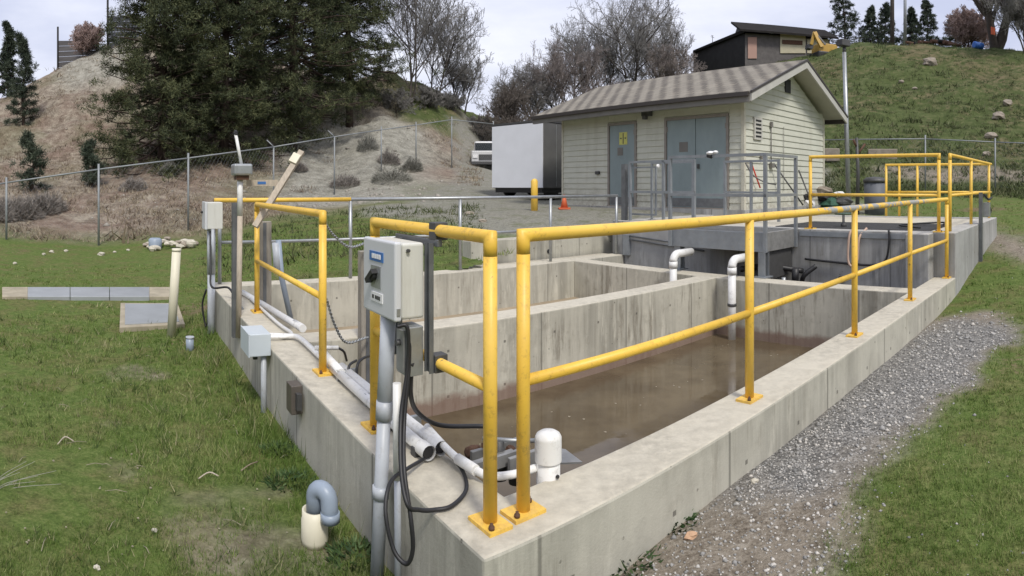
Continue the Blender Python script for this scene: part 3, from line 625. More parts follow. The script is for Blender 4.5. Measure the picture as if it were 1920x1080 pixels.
# small steel switch box under the control box
sw = thing('switch_box', S(.0, .72, .45), 'small weathered metal switch box directly beneath the large control box', 'electrical box')
MB().st(.0, .075, .56, .66, .45, .655).build('body', M['galv'], sw, bevel=.005); MB().st(-.01, 0, .575, .645, .465, .64).build('cover', M['steelplate'], sw, bevel=.003)
MB().lathe(S(-.01, .61, .585), [(.013, 0), (.013, .018)], 10, -U3).build('knob', M['darkgrey'], sw)
q = MB(); q.st(.075, .081, .58, .64, .49, .645); q.build('hinge', M['rust'], sw)
# grey conduit post to the ground
cp = thing('conduit_post', G(705, 1065, -.4), 'leaning grey plastic conduit post from the ground up to the near control box', 'conduit')
top = S(-.012, .715, .69); foot = Vector(S(-.075, .70, -.45)); mid1 = foot.lerp(top, .62); 
MB().tube([foot, mid1], .030, 16).build('pipe', M['pvc_grey'], cp); MB().tube([mid1, top], .034, 16).build('pipe', M['pvc_grey'], cp)
for k, h in ((.60, .08), (.31, .05)):
    p = foot.lerp(top, k); MB().tube([p, p+(top-foot).normalized()*h], .037, 16).build('coupling', M['pvc_grey'], cp)
wc = thing('conduit', S(-.045, .62, -.45), 'thin white conduit standing beside the leaning grey post at the near left wall', 'conduit')
p0, p1 = S(-.035, .575, -.45), S(-.028, .60, .42); MB().tube([p0, p0.lerp(p1, .55)], .014, 12).build('pipe', M['pvc_grey'], wc); MB().tube([p0.lerp(p1, .55), p1], .018, 12).build('pipe', M['pvc'], wc)
# black cables
D_ = lambda x, y, d: PD(x, d, ZY(y, d))
cbs = [([D_(768, 640, 2.53), D_(766, 700, 2.50), D_(758, 790, 2.45), D_(758, 880, 2.33), D_(770, 970, 2.25), D_(774, 1030, 2.24), D_(762, 1057, 2.25), D_(738, 1030, 2.28), D_(723, 960, 2.32), D_(732, 905, 2.4), G(762, 880, .05), G(798, 858, .02), G(820, 838, .05)], 'black cable dropping in a long narrow loop below the control box to the ground'),
       ([D_(745, 612, 2.5), D_(764, 616, 2.5), D_(764, 690, 2.5), D_(752, 780, 2.45), D_(752, 880, 2.33), D_(764, 946, 2.25), G(786, 956, .03), G(815, 956, .014), G(848, 948, .014), G(874, 918, .014), G(868, 884, .014), G(846, 854, .02), G(826, 832, .06)], 'black cable curling in a wide loop over the near corner of the wall top'),
       ([D_(772, 680, 2.53), D_(770, 740, 2.6), D_(785, 775, 2.8), D_(825, 797, 3.0), D_(895, 799, 3.1), D_(930, 800, 3.1)], 'black hose sagging from the switch box out over the brown water')]
for P_, l_ in cbs: tag(MB().tube(smooth_path(P_, 10), .0085 if 'hose' not in l_ else .011, 8).build('cable', M['black']), l_, 'cable')
# ---- white pipes along the top of the left wall
pipes = thing('pipe_bundle', S(.2, 1.5, 0), 'bundle of white plastic pipes running along the left wall top to the near corner', 'pipes')
def pp(pts, r, m='pvc', nm='pipe', n=12): return MB().tube(pts, r, n).build(nm, M[m], pipes)
pp([G(625, 690, .04), G(790, 838, .04)], .030); pp([G(640, 688, .045), G(812, 828, .045)], .030)
for a, c in (((790, 838), (805, 850)), ((812, 828), (828, 841))):
    b = MB(); p0, p1 = G(*a, .045), G(*c, .045); b.tube([p0, p1], .034, 14, caps=False); b.build('coupling', M['pvc'], pipes)
    MB().tube([p0.lerp(p1, .6), p0.lerp(p1, .9)], .026, 12).build('bore', M['black'], pipes)
pp(smooth_path([G(800, 800, .07), G(850, 853, .05), G(900, 886, .04), G(925, 893, .035), G(960, 890, .035), G(1010, 876, .035)], 6), .017)
pp([G(858, 860, .05), G(892, 882, .045)], .023)
pp(smooth_path([G(455, 548, .03), G(500, 575, .03), G(560, 612, .03)], 4), .030); pp([G(552, 606, .03), G(568, 616, .03)], .034, 'pvc', 'coupling')
pp(smooth_path([G(470, 560, .03), G(520, 605, .03), G(546, 624, .03), G(538, 631, .03), G(500, 632, .03)], 4), .014)
pp(smooth_path([G(497, 628, .02), G(540, 630, .03), G(562, 634, .035), G(600, 668, .035), G(640, 700, .035)], 6), .020)
pp([G(604, 660, .06), G(640, 700, .05)], .03, 'pvc', 'coupling')
pp([G(590, 652, .07), G(634, 652, .06)], .016)
for k in (.2, .55, .85):
    p = G(625, 690, .0).lerp(G(800, 835, .0), k); MB().box(p+Z3*.03, U3*.07, V3*.012, Z3*.038).build('strap', M['galv'], pipes)
for px_, py_ in ((745, 800), (785, 845), (665, 712)):
    MB().box(G(px_, py_, .02), U3*.03, V3*.02, Z3*.02).build('block', M['darkgrey'], pipes)
q = MB(); q.tube([G(776, 835, .02), G(776, 795, .02)+Z3*.02], .006, 6); q.build('stud', M['galv'], pipes)
b = MB()
for a in ([G(634, 652, .06), G(645, 660, .02), G(650, 676, -.1)], [G(668, 705, .05), G(672, 680, .12), G(690, 668, .1), G(705, 672, .0)], [G(652, 700, .05), G(656, 684, .09), G(668, 676, .07)]): b.tube(smooth_path(a), .009, 8)
tag(b.build('cable', M['black']), 'short black cables curving out of the white pipes beside the column', 'cable')
# ---- skimmer in the inner near corner
sk = thing('skimmer', S(.5, .5, -.4), 'grey steel skimmer unit with plates and a dark motor in the inner near corner', 'machinery')
def gb(px, py, z, hs, ht, hz_, m, nm): 
    return MB().box(G(px, py, z), U3*hs, V3*ht, Z3*hz_).build(nm, M[m], sk, bevel=.004)
MB().st(.32, .78, .78, .80, -.16, -.10).build('crossbar', M['steelplate'], sk)
gb(905, 870, -.14, .12, .05, .006, 'steelplate', 'plate'); gb(940, 858, -.16, .10, .05, .006, 'steelplate', 'plate')
gb(930, 850, -.2, .16, .012, .05, 'steelplate', 'plate'); gb(990, 862, -.14, .12, .012, .04, 'steelplate', 'plate')
b = MB(); b.tube([G(905, 822, -.1), G(965, 826, -.1), G(1010, 826, -.12)], .012, 8); b.build('arm', M['galv'], sk)
b = MB(); b.lathe(G(935, 895, -.3), [(.055, 0), (.055, .12), (.03, .15), (.03, .2)], 14); b.lathe(G(968, 905, -.3), [(.04, 0), (.04, .13), (.02, .15)], 12); b.build('motor', M['darkgrey'], sk)
for a_ in ((G(888, 850, -.2), .05, 5, .9), (G(955, 845, -.2), .035, 6, .9), (G(912, 838, -.15), .03, 7, .9)): MB().rock(*a_).build('bracket', M['rust'], sk)
b = MB(); b.prism([G(1040, 868, -.12), G(1092, 866, -.12), G(1060, 842, -.12), G(1035, 838, -.12)], Z3*-.008); b.build('plate', M['steelplate'], sk)
cpv = thing('capped_pipe', G(1028, 905, -.2), 'stubby white plastic pipe with a domed cap standing inside the near corner', 'pipe')
c = G(1028, 892, .0); c.z = -.27
MB().lathe(c, [(.051, 0), (.051, .40)], 24).build('pipe', M['pvc'], cpv); MB().lathe(c, [(.0575, .335), (.0575, .337), (.0575, .433), (.0565, .438), (.050, .450), (.036, .459), (.01, .463)], 28).build('cap', M['pvc'], cpv)
b = MB(); h = c+Z3*.285+Vector((.035, -.04, 0)); b.tube([h, h+Vector((.004, -.006, 0))], .008, 8); b.build('hole', M['black'], cpv)
# ---- grey junction box on the left wall and its conduit
jb = thing('junction_box', S(-.1, 3.1, -.3), 'pale blue-grey junction box fixed to the outer face of the left wall', 'electrical box')
jx = onb = None
def at_s(px, py, s):                      # the point of plane s=const in that direction
    a = (px-960)/F; r = np.array([sin(a), cos(a)]); d = ((C0+s*U)@U)/(r@U); w_ = r*d; return (w_-C0)@V, ZY(py, d), d
def at_t(px, py, t):
    a = (px-960)/F; r = np.array([sin(a), cos(a)]); d = ((C0+t*V)@V)/(r@V); w_ = r*d; return (w_-C0)@U, ZY(py, d), d
tn = at_s(468, 640, -.17)[0]; tf = at_s(441, 640, -.17)[0]
s1 = at_t(495, 640, tn)[0]; zt = at_s(468, 628, -.17)[1]; zb = at_s(468, 670, -.17)[1]
MB().st(-.17, -.005, tn, tn+.30, zb, zt).build('body', M['jbox'], jb, bevel=.006)
MB().st(-.178, -.168, tn-.004, tn+.304, zb-.004, zt+.004).build('cover', M['jbox'], jb, bevel=.003)
q = MB(); q.tube([S(-.05, tn+.05, zb+.01), S(-.05, tn+.05, -.6)], .022, 12); q.build('conduit', M['pvc_grey'], jb)
q = MB(); q.tube([S(-.1, tn+.12, zb), S(-.1, tn+.12, zb-.05)], .02, 8); q.build('gland', M['darkgrey'], jb)
# brown outlet box
ob = thing('outlet_box', S(0, 2.05, -.2), 'small dark brown outlet box on the outer face of the left wall', 'electrical box')
t0, z0, _ = at_s(570, 770, -.05); t1, z1, _ = at_s(547, 718, -.05)
MB().st(-.075, -.003, 2.0, 2.12, -.20, -.02).build('body', M['bronze'], ob, bevel=.004); MB().st(-.05, -.02, 1.955, 2.0, -.16, -.06).build('fitting', M['darkgrey'], ob)
# ---- far-left posts, box and mast
cb2 = thing('control_box', S(-.06, 5.5, .7), 'smaller off-white control box on a grey conduit post at the far left corner', 'electrical box', 'control boxes on conduit posts')
tA, zA, _ = at_s(397, 430, -.06); c = PD(398, 7.15)
MB().st(-.12, .06, 5.32, 5.56, .73, 1.04).build('body', M['box'], cb2, bevel=.008); MB().st(-.15, -.12, 5.31, 5.57, .725, 1.045).build('door', M['box_side'], cb2, bevel=.006)
MB().lathe(S(-.15, 5.5, .92), [(.014, 0), (.014, .02)], 10, -U3).build('handle', M['black'], cb2)
cpp = thing('conduit_post', S(-.07, 5.4, -.5), 'straight grey conduit post carrying the far small control box', 'conduit')
MB().tube([S(-.06, 5.42, -.65), S(-.06, 5.42, .2)], .045, 14).build('pipe', M['pvc_grey'], cpp); MB().tube([S(-.06, 5.42, .2), S(-.06, 5.42, .73)], .05, 14).build('pipe', M['pvc_grey'], cpp)
MB().tube([S(-.06, 5.30, .32), S(-.06, 5.30, .73)], .02, 8).build('pipe', M['pvc_grey'], cpp)
b = MB(); b.tube(smooth_path([S(-.08, 5.36, .7), S(-.1, 5.2, .3), S(-.1, 5.1, .1), S(.05, 4.9, .12), S(.1, 4.7, .0)]), .012, 8); b.tube(smooth_path([S(-.1, 5.55, .0), S(-.14, 5.6, -.2), S(-.1, 5.55, -.45), S(-.08, 5.5, -.2), S(-.05, 5.6, .05)]), .012, 8)
tag(b.build('cable', M['black']), 'black cables looping around the foot of the far grey conduit post', 'cable')
chn = thing('strut_post', S(.0, 4.1, -.2), 'tall rusty steel channel standing against the left wall behind the junction box', 'post')
tC = at_s(437, 400, -.05)[0]
q = MB(); q.st(-.03, -.008, tC-.03, tC+.03, -.22, 1.07); q.st(-.06, -.03, tC-.03, tC-.02, -.22, 1.07); q.st(-.06, -.03, tC+.02, tC+.03, -.22, 1.07); q.build('channel', M['strut'], chn)
q = MB(); q.st(.04, .065, tC+.25, tC+.3, 0, 1.05); q.st(.04, .065, tC+.42, tC+.46, 0, 1.02); q.st(.03, .1, tC+.2, tC+.5, .0, .012); q.build('channel', M['galv'], chn)
ms = thing('sensor_mast', PD(447, 5.75, -.1), 'white mast with a small grey instrument box on top and a tilted antenna', 'mast')
mt = PD(447, 5.8, 0); MB().tube([Vector((mt.x, mt.y, -.2)), Vector((*PD(450, 5.8)[:2], .95))], .026, 12).build('pole', M['wood'], ms)
MB().tube([Vector((*PD(450, 5.8)[:2], .95)), Vector((*PD(450, 5.8)[:2], 1.33))], .027, 12).build('pole', M['pvc'], ms)
c = PD(453, 5.8, 1.385); MB().box(c, U3*.09, V3*.09, Z3*.055).build('instrument', M['galv'], ms, bevel=.02, seg=3)
MB().box(c-Z3*.075, U3*.06, V3*.06, Z3*.02).build('base', M['rust'], ms)
MB().tube([c+Z3*.04, PD(442, 5.8, 1.72)], .016, 8).build('antenna', M['pvc'], ms); MB().rock(PD(442, 5.8, 1.73), .022, 2, 1.4).build('tip', M['black'], ms)
bar = MB(); p0, p1 = PD(462, 5.9, ZY(343, 5.9)), PD(522, 5.9, ZY(343, 5.9)); bar.box((p0+p1)/2, (p1-p0)/2, Vector((-(p1-p0).y, (p1-p0).x, 0)).normalized()*.012, Z3*.03)
bt = thing('cross_board', (p0+p1)/2, 'short pale horizontal board with a faint blue mark between mast and leaning beam', 'board'); bar.build('board', M['wood'], bt)
d_ = Vector((-(p1-p0).y, (p1-p0).x, 0)).normalized(); q = MB(); m_ = p0.lerp(p1, .48); q.box(m_-d_*.0135, (p1-p0)*.13, d_*.001, Z3*.013); q.build('print', M['blue'], bt)
lb_ = thing('leaning_beam', PD(487, 5.8, 0), 'pale weathered timber beam leaning diagonally over the left wall', 'beam')
p0, p1 = PD(478, 5.75, ZY(425, 5.75)), PD(566, 6.0, ZY(284, 6.0)); d = (p1-p0).normalized(); sd_ = d.cross(Vector((0, 1, 0))).normalized()
MB().box((p0+p1)/2, (p1-p0)/2, sd_*.028, d.cross(sd_)*.022).build('beam', M['wood'], lb_); MB().box(p1-d*.13+Z3*.03, d*.05, sd_*.04, d.cross(sd_)*.03).build('bracket', M['pvc_cream'], lb_)
def column(px, d, y0, y1, hw, label):
    th = thing('slot_column', PD(px, d, ZY(y1, d)), label, 'column', 'grey gate columns inside the basin')
    c = PD(px, d); z0_, z1_ = ZY(y1, d), ZY(y0, d); q = MB(); q.box(Vector((c.x, c.y, (z0_+z1_)/2)), U3*hw, V3*hw*.55, Z3*(z1_-z0_)/2); q.build('column', M['colm'], th, bevel=.006)
    q = MB(); e = Vector((c.x, c.y, (z0_+z1_)/2))-V3*hw*.56-U3*hw*.2; q.box(e, U3*hw*.28, V3*.006, Z3*(z1_-z0_)*.49); q.build('slot', M['strut'], th); return th
column(497, 6.35, 415, 640, .062, 'slender grey column with a dark slot behind the yellow left-wall rail')
column(690, 5.0, 470, 740, .075, 'broad weathered grey column rising behind the big control box')
q = thing('paddle', PD(520, 7.0, -.3), 'pale grey angled pipe leaning in the basin beside the slender column', 'pipe')
MB().tube([PD(545, 7.0, ZY(598, 7)), PD(528, 7.0, ZY(520, 7)), PD(522, 7.0, ZY(450, 7))], .032, 12).build('pipe', M['pvc_blue'], q); MB().tube([PD(521, 7.0, ZY(512, 7)), PD(517, 7.0, ZY(455, 7))], .045, 10).build('sleeve', M['pvc_grey'], q)
# chains
def chain(nm, P_, label):
    pts = smooth_path(P_, 14); b = MB(); L_ = 0
    for i in range(len(pts)-1):
        a, c = pts[i], pts[i+1]; d = (c-a).normalized(); m_ = (a+c)/2; h = (c-a).length*.68; x = d.cross(Z3); x = x.normalized() if x.length > .01 else Vector((1,0,0)); y = x.cross(d).normalized(); n_ = x if i % 2 else y
        b.tube([m_+d*h*cos(k*pi/4)+n_*h*.5*sin(k*pi/4) for k in range(9)], .0045, 5, caps=False)
    return tag(b.build(nm, M['galv']), label, 'chain')
chain('chain', [PD(606, 4.1, ZY(412, 4.1)), PD(625, 4.3, ZY(440, 4.3)), PD(655, 4.6, ZY(463, 4.6)), PD(688, 4.9, ZY(455, 4.9))], 'thin grey chain sagging from the left-wall rail top to the column')
chain('chain', [PD(612, 4.1, ZY(560, 4.1)), PD(628, 4.3, ZY(610, 4.3)), PD(650, 4.6, ZY(642, 4.6)), PD(690, 4.9, ZY(632, 4.9))], 'thin grey chain sagging low between the left-wall rail post and the column')

# ================================================================== lawn objects
sp = thing('standpipe', G(322, 632, -.5), 'tall cream plastic standpipe leaning slightly in the lawn by the hatch', 'pipe')
p0 = G(321, 634, -.52); p1 = PD(331, 7.05, ZY(468, 7.05)); MB().tube([p0, p1], .052, 16).build('pipe', M['pvc_cream'], sp); MB().tube([p1-Z3*.02, p1+Z3*.012], .055, 16).build('collar', M['pvc_cream'], sp)
st2 = thing('pipe_stub', G(356, 655, -.5), 'short grey pipe stub poking out of the grass near the left wall', 'pipe')
c = G(356, 657, -.5); MB().tube([c-Z3*.05, c+Z3*.14], .042, 14).build('pipe', M['pvc_blue'], st2); MB().tube([c+Z3*.13, c+Z3*.145], .046, 14).build('cap', M['pvc_grey'], st2)
el = thing('pipe_elbow', G(590, 1003, -.42), 'blue-grey elbow pipe hooking down out of a cream socket beside the left wall', 'pipe')
c = G(590, 1000, -.40); c.z = -.45
# cream socket with a wide collar
MB().lathe(c, [(.058, 0), (.064, .03), (.064, .12), (.060, .125), (.060, .165), (.050, .165), (.050, .12)], 24).build('socket', M['pvc_cream'], el)
dx = Vector((.93, -.35, 0)).normalized(); cc = c+Z3*.15+Vector((.0, 0, 0))
arc = [cc, cc+Z3*.075]+[cc+Z3*(.075+.045*sin(a))+dx*(.043-.043*cos(a)) for a in np.linspace(.3, pi-.3, 8)]+[cc+dx*.088+Z3*.05, cc+dx*.092+Z3*.0]
MB().tube(arc, .040, 20).build('elbow', M['pvc_blue'], el); e_ = arc[-1]; MB().tube([e_+Z3*.03, e_-Z3*.012], .045, 20).build('elbow_lip', M['pvc_blue'], el)
pd = thing('cover_strip', G(160, 546, -.5), 'long low concrete strip with pale grey cover plates set in the lawn', 'cover')
def quad(px0, px1, ya, yb, z, h, m, nm, par):
    P_ = [G(px0, yb, z), G(px1, yb, z), G(px1, ya, z), G(px0, ya, z)]; return MB().prism(P_, Z3*-h).build(nm, m, par, bevel=.006)
for i, (a, c, m) in enumerate(((4, 52, 'conc_path'), (52, 131, 'hatch'), (132, 205, 'hatch'), (206, 280, 'hatch'), (280, 322, 'conc_path'))):
    quad(a, c, 538, 556, -.462+(.004 if m == 'hatch' else 0), .2, M[m], 'cover_plate' if m == 'hatch' else 'end_pad', pd)
ht = thing('hatch', G(285, 600, -.45), 'concrete access hatch with a pale grey metal lid in the lawn behind the standpipe', 'hatch')
P_ = [G(224, 620, -.5), G(347, 613, -.5), G(333, 573, -.46), G(226, 573, -.46)]; P_ = [p+Z3*.04 for p in P_]
MB().prism(P_, Z3*-.25).build('frame', M['conc_path'], ht, bevel=.008)
m_ = sum(P_, Vector())/4; Q_ = [m_+(p-m_)*.84+Z3*.012 for p in P_]; MB().prism(Q_, Z3*-.03).build('lid', M['hatch'], ht, bevel=.004)
# ================================================================== the shed
M['siding'] = mat('pale green siding', (.56, .565, .485), .72, var=.10, vs=2.5, stretch=(1, 1, 3))
g = NG(M['siding']); _p = g.n('ShaderNodeNewGeometry').outputs['Position']; _z = g.n('ShaderNodeSeparateXYZ'); g.l(_p, _z.inputs[0]); _o = g.b.inputs['Base Color'].links[0].from_socket
_k = g.math('MULTIPLY', g.mr(g.math('ADD', _z.outputs[2], g.math('MULTIPLY', g.noise(_p, 3, 5), -.6)), .35, .95, .75, 0), g.mr(g.noise(_p, 9, 5, .7), .35, .6)); _c = g.mix(_k, _o, (.25, .22, .17)); _c = g.mix(g.mr(g.noise(g.mapping(_p, (5, 5, .6)), 1, 5, .6), .52, .68, 0, .3), _c, (.36, .35, .28)); g.l(_c, g.b.inputs['Base Color'])
g = NG(M['box']); _p = g.n('ShaderNodeNewGeometry').outputs['Position']; _o = g.b.inputs['Base Color'].links[0].from_socket; g.l(g.mix(g.mr(g.noise(g.mapping(_p, (14, 14, 2)), 1, 6, .7), .52, .68, 0, .35), _o, (.42, .40, .34)), g.b.inputs['Base Color'])
for _n in ('pvc', 'pvc_grey', 'galv', 'grey_rail'):
    g = NG(M[_n]); _p = g.n('ShaderNodeNewGeometry').outputs['Position']; _o = g.b.inputs['Base Color'].links[0].from_socket; g.l(g.mix(g.mr(g.noise(_p, 16, 6, .75), .54, .68, 0, .4), _o, (.27, .25, .21)), g.b.inputs['Base Color'])
M['trim'] = mat('cream trim', (.55, .53, .44), .65, var=.12, vs=4)
M['rake'] = mat('grey white rake board', (.50, .49, .45), .6, var=.15, vs=4)
M['soffit'] = mat('soffit board', (.45, .44, .37), .8, var=.1, vs=3)
M['gutter'] = mat('dark brown gutter', (.045, .038, .034), .5)
M['fascia'] = mat('grey fascia', (.19, .18, .165), .7, var=.2, vs=4)
M['door'] = mat('grey blue steel door', (.25, .31, .32), .5, var=.2, vs=2.5, stretch=(1, 1, .4))
M['dframe'] = mat('brown grey door frame', (.26, .235, .21), .6, var=.2, vs=8)
def roof_mat():
    m = bpy.data.materials.new('roof shakes'); m.use_nodes = True; g = NG(m); pos = g.n('ShaderNodeNewGeometry').outputs['Position']
    stp = g.mapping(pos, (1,1,1), (0, 0, AZ-pi/2)); sx = g.n('ShaderNodeSeparateXYZ'); g.l(stp, sx.inputs[0])
    br = g.n('ShaderNodeTexBrick'); br.inputs['Scale'].default_value = 1.0; br.offset = .33
    cv = g.n('ShaderNodeCombineXYZ'); g.l(sx.outputs[1], cv.inputs[0]); g.l(g.math('MULTIPLY', sx.outputs[0], 1.09), cv.inputs[1]); g.l(cv.outputs[0], br.inputs['Vector'])
    br.inputs['Brick Width'].default_value = .42; br.inputs['Row Height'].default_value = .2; br.inputs['Mortar Size'].default_value = .012
    br.inputs['Color1'].default_value = (.22, .195, .155, 1); br.inputs['Color2'].default_value = (.13, .115, .095, 1); br.inputs['Mortar'].default_value = (.055, .05, .045, 1)
    dg = g.math('FRACT', g.math('ADD', g.math('MULTIPLY', sx.outputs[1], 2.5), g.math('MULTIPLY', sx.outputs[0], -1.9)))
    st = g.mr(g.math('ABSOLUTE', g.math('SUBTRACT', dg, .5)), .15, .35, 0, .7); c = g.mix(st, br.outputs[0], (.30, .275, .225)); c = g.mix(g.mr(g.math('ABSOLUTE', g.math('SUBTRACT', dg, .5)), .15, .02, 0, .45), c, (.10, .09, .075))
    c = g.mix(g.mr(g.noise(pos, 3, 6), .4, .65, 0, .35), c, (.12, .105, .085)); g.l(c, g.b.inputs['Base Color']); g.b.inputs['Roughness'].default_value = .85
    bp = g.n('ShaderNodeBump'); bp.inputs['Strength'].default_value = .8; bp.inputs['Distance'].default_value = .02; g.l(br.outputs['Fac'], bp.inputs['Height']); bp.invert = True; g.l(bp.outputs[0], g.b.inputs['Normal']); return m
M['roof'] = roof_mat()
s0, s1, t0, t1, zb_, ze = 9.76, 13.84, 5.02, 10.67, .70, 3.02
sh = thing('utility_shed', S(s0, t0, zb_), 'pale green lap-sided utility shed with brown shake roof and blue-grey doors', 'shed')
q = MB(); q.st(s0+.03, s1, t0+.03, t1, zb_-.4, ze-.02); q.build('wall', M['siding'], sh)
sc_ = (s0+s1)/2; rise = 1.02/2.5
q = MB(); q.prism([S(s0+.03, t0+.03, ze-.02), S(s1, t0+.03, ze-.02), S(sc_, t0+.03, ze+.95)], V3*.1); q.build('gable', M['siding'], sh)
def lap(b, axis, a, c, z0_, z1_, at, pitch=.142):      # sawtooth boards proud of the wall
    z = z0_
    while z < z1_-.01:
        h = min(pitch, z1_-z)
        for_ = (lambda e, zz, out: S(at-out, e, zz)) if axis == 't' else (lambda e, zz, out: S(e, at-out, zz))
        P0 = [for_(a, z, .028), for_(a, z+h, .008), for_(a, z+h, 0), for_(a, z, 0)]; P1 = [for_(c, z, .028), for_(c, z+h, .008), for_(c, z+h, 0), for_(c, z, 0)]
        b.add(P0+P1, [(0, 4, 5, 1) if axis == 's' else (0, 1, 5, 4), (3, 7, 4, 0), (0, 3, 2, 1), (4, 5, 6, 7), (1, 2, 6, 5)])
        z += pitch
DS, DD = (8.06, 8.89), (5.46, 7.08)           # single and double door along t
dz, dzt = zb_+.05, 2.70
q = MB()
for a, c, z0_, z1_ in ((t0+.06, DD[0]-.07, zb_+.02, ze), (DD[0]-.07, DD[1]+.07, dzt+.09, ze), (DD[1]+.07, DS[0]-.06, zb_+.02, ze), (DS[0]-.06, DS[1]+.06, dzt+.09, ze), (DS[1]+.06, t1-.05, zb_+.02, ze)): lap(q, 't', a, c, z0_, z1_, s0+.03)
q.build('siding', M['siding'], sh)
q = MB(); z = zb_+.02
while z < ze+.9:
    if z < ze: lap(q, 's', s0+.06, s1-.05, z, min(z+.142, ze+.2), t0+.03)
    else:
        k = (z+.142-ze)/.97*(s1-s0)/2; 
        if s0+k < s1-k: lap(q, 's', s0+k, s1-k, z, z+.142, t0+.03)
    z += .142
q.build('siding', M['siding'], sh)
for a_ in ((s0-.015, s0+.06, t0-.015, t0+.06), (s1-.05, s1+.02, t0-.01, t0+.06), (s0-.01, s0+.05, t1-.05, t1+.01)): MB().st(*a_, zb_-.1, ze).build('corner_board', M['trim'], sh)
MB().st(s0-.06, s1+.05, t0-.06, t1+.05, zb_-.5, zb_+.02).build('foundation', M['conc_dk'], sh)
for (a, c), n_ in ((DS, 1), (DD, 2)):
    fr = MB(); fr.st(s0-.02, s0+.05, a-.06, a, zb_+.02, dzt+.06); fr.st(s0-.02, s0+.05, c, c+.06, zb_+.02, dzt+.06); fr.st(s0-.02, s0+.05, a, c, dzt, dzt+.06); fr.st(s0-.05, s0+.05, a-.06, c+.06, zb_+.0, zb_+.05)
    fr.build('door_frame', M['dframe'], sh)
    w_ = (c-a)/n_
    for k in range(n_):
        d = MB().st(s0+.0, s0+.045, a+k*w_+.008, a+(k+1)*w_-.008, dz, dzt).build('door', M['door'], sh, bevel=.006)
        if k == 0 and n_ == 1:
            q = MB(); q.st(s0-.006, s0-.001, 8.30, 8.56, 2.22, 2.52); sg = q.build('sign', mat('yellow sign', (.62, .60, .16), .5, var=.2, vs=20), d)
            q = MB(); q.st(s0-.009, s0-.006, 8.415, 8.445, 2.24, 2.50); q.st(s0-.009, s0-.006, 8.33, 8.38, 2.36, 2.39); q.st(s0-.009, s0-.006, 8.48, 8.53, 2.36, 2.39); q.build('print', M['darkgrey'], sg)
            MB().st(s0-.006, s0-.001, 8.44, 8.62, 1.96, 2.15).build('sign', M['fascia'], d)
            MB().st(s0-.05, s0-.001, 8.12, 8.16, 1.66, 1.72).build('handle', M['galv'], d)
        for zz in (dz+.2, dz+.95, dz+1.7): MB().st(s0-.012, s0-.001, (a+.002 if k == 0 else c-.03), (a+.03 if k == 0 else c-.002), zz, zz+.11).build('hinge', M['dframe'], d)
        MB().st(s0-.008, s0-.001, a+k*w_+.03, a+(k+1)*w_-.03, dz+.02, dz+.2).build('kick_plate', M['strut'], d)
        if k == 1:
            MB().st(s0-.006, s0-.001, 6.48, 6.72, 1.98, 2.20).build('sign', M['fascia'], d)
        if n_ == 2 and k == 0: MB().st(s0-.05, s0-.001, 6.16, 6.2, 1.6, 1.7).build('handle', M['darkgrey'], d)
# roof
ov, tg0, tg1 = 9.28, 4.56, 11.30; sr = 14.32; zr = 4.10; zeav = 3.03
def slab(sa, sb_, za_, zb2, thick, off, m, nm, ta=tg0, tb=tg1):
    P_ = [S(sa, ta, za_+off), S(sb_, ta, zb2+off), S(sb_, ta, zb2+off-thick), S(sa, ta, za_+off-thick)]; return MB().prism(P_, V3*(tb-ta)).build(nm, m, sh)
rf = slab(ov, sc_, zeav, zr, .04, .08, M['roof'], 'roof'); slab(sr, sc_, zeav, zr, .04, .08, M['roof'], 'roof')
slab(ov+.03, sc_, zeav+.01, zr, .05, .035, M['soffit'], 'soffit', tg0+.03, tg1-.03); slab(sr-.03, sc_, zeav+.01, zr, .05, .035, M['soffit'], 'soffit', tg0+.03, tg1-.03)
for sa, nm in ((ov, 'rake_board'), (sr, 'rake_board')):
    P_ = [S(sa, tg0-.02, zeav+.035), S(sc_, tg0-.02, zr+.035), S(sc_, tg0-.02, zr-.12), S(sa, tg0-.02, zeav-.12)]; MB().prism(P_, V3*.045).build(nm, M['rake'], sh)
    P_ = [S(sa+(-.02 if sa < sc_ else .02), tg0-.035, zeav+.085), S(sc_, tg0-.035, zr+.09), S(sc_, tg0-.035, zr+.038), S(sa+(-.02 if sa < sc_ else .02), tg0-.035, zeav+.033)]; MB().prism(P_, V3*.04).build('drip_edge', M['gutter'], sh)
MB().st(ov-.03, ov+.03, tg0+.03, tg1, zeav-.14, zeav+.02).build('fascia', M['fascia'], sh); MB().st(ov-.09, ov-.03, tg0+.03, tg1, zeav-.02, zeav+.06).build('gutter', M['gutter'], sh)
MB().st(sr-.03, sr+.03, tg0+.03, tg1, zeav-.12, zeav+.02).build('fascia', M['gutter'], sh)
MB().st(ov+.03, s0, t0, t1, ze-.06, ze-.03).build('soffit', M['soffit'], sh)
MB().lathe(S(11.85, 10.2, zr-.02), [(.05, 0), (.05, .16), (.07, .16), (.07, .2)], 10).build('roof_vent', M['galv'], sh)
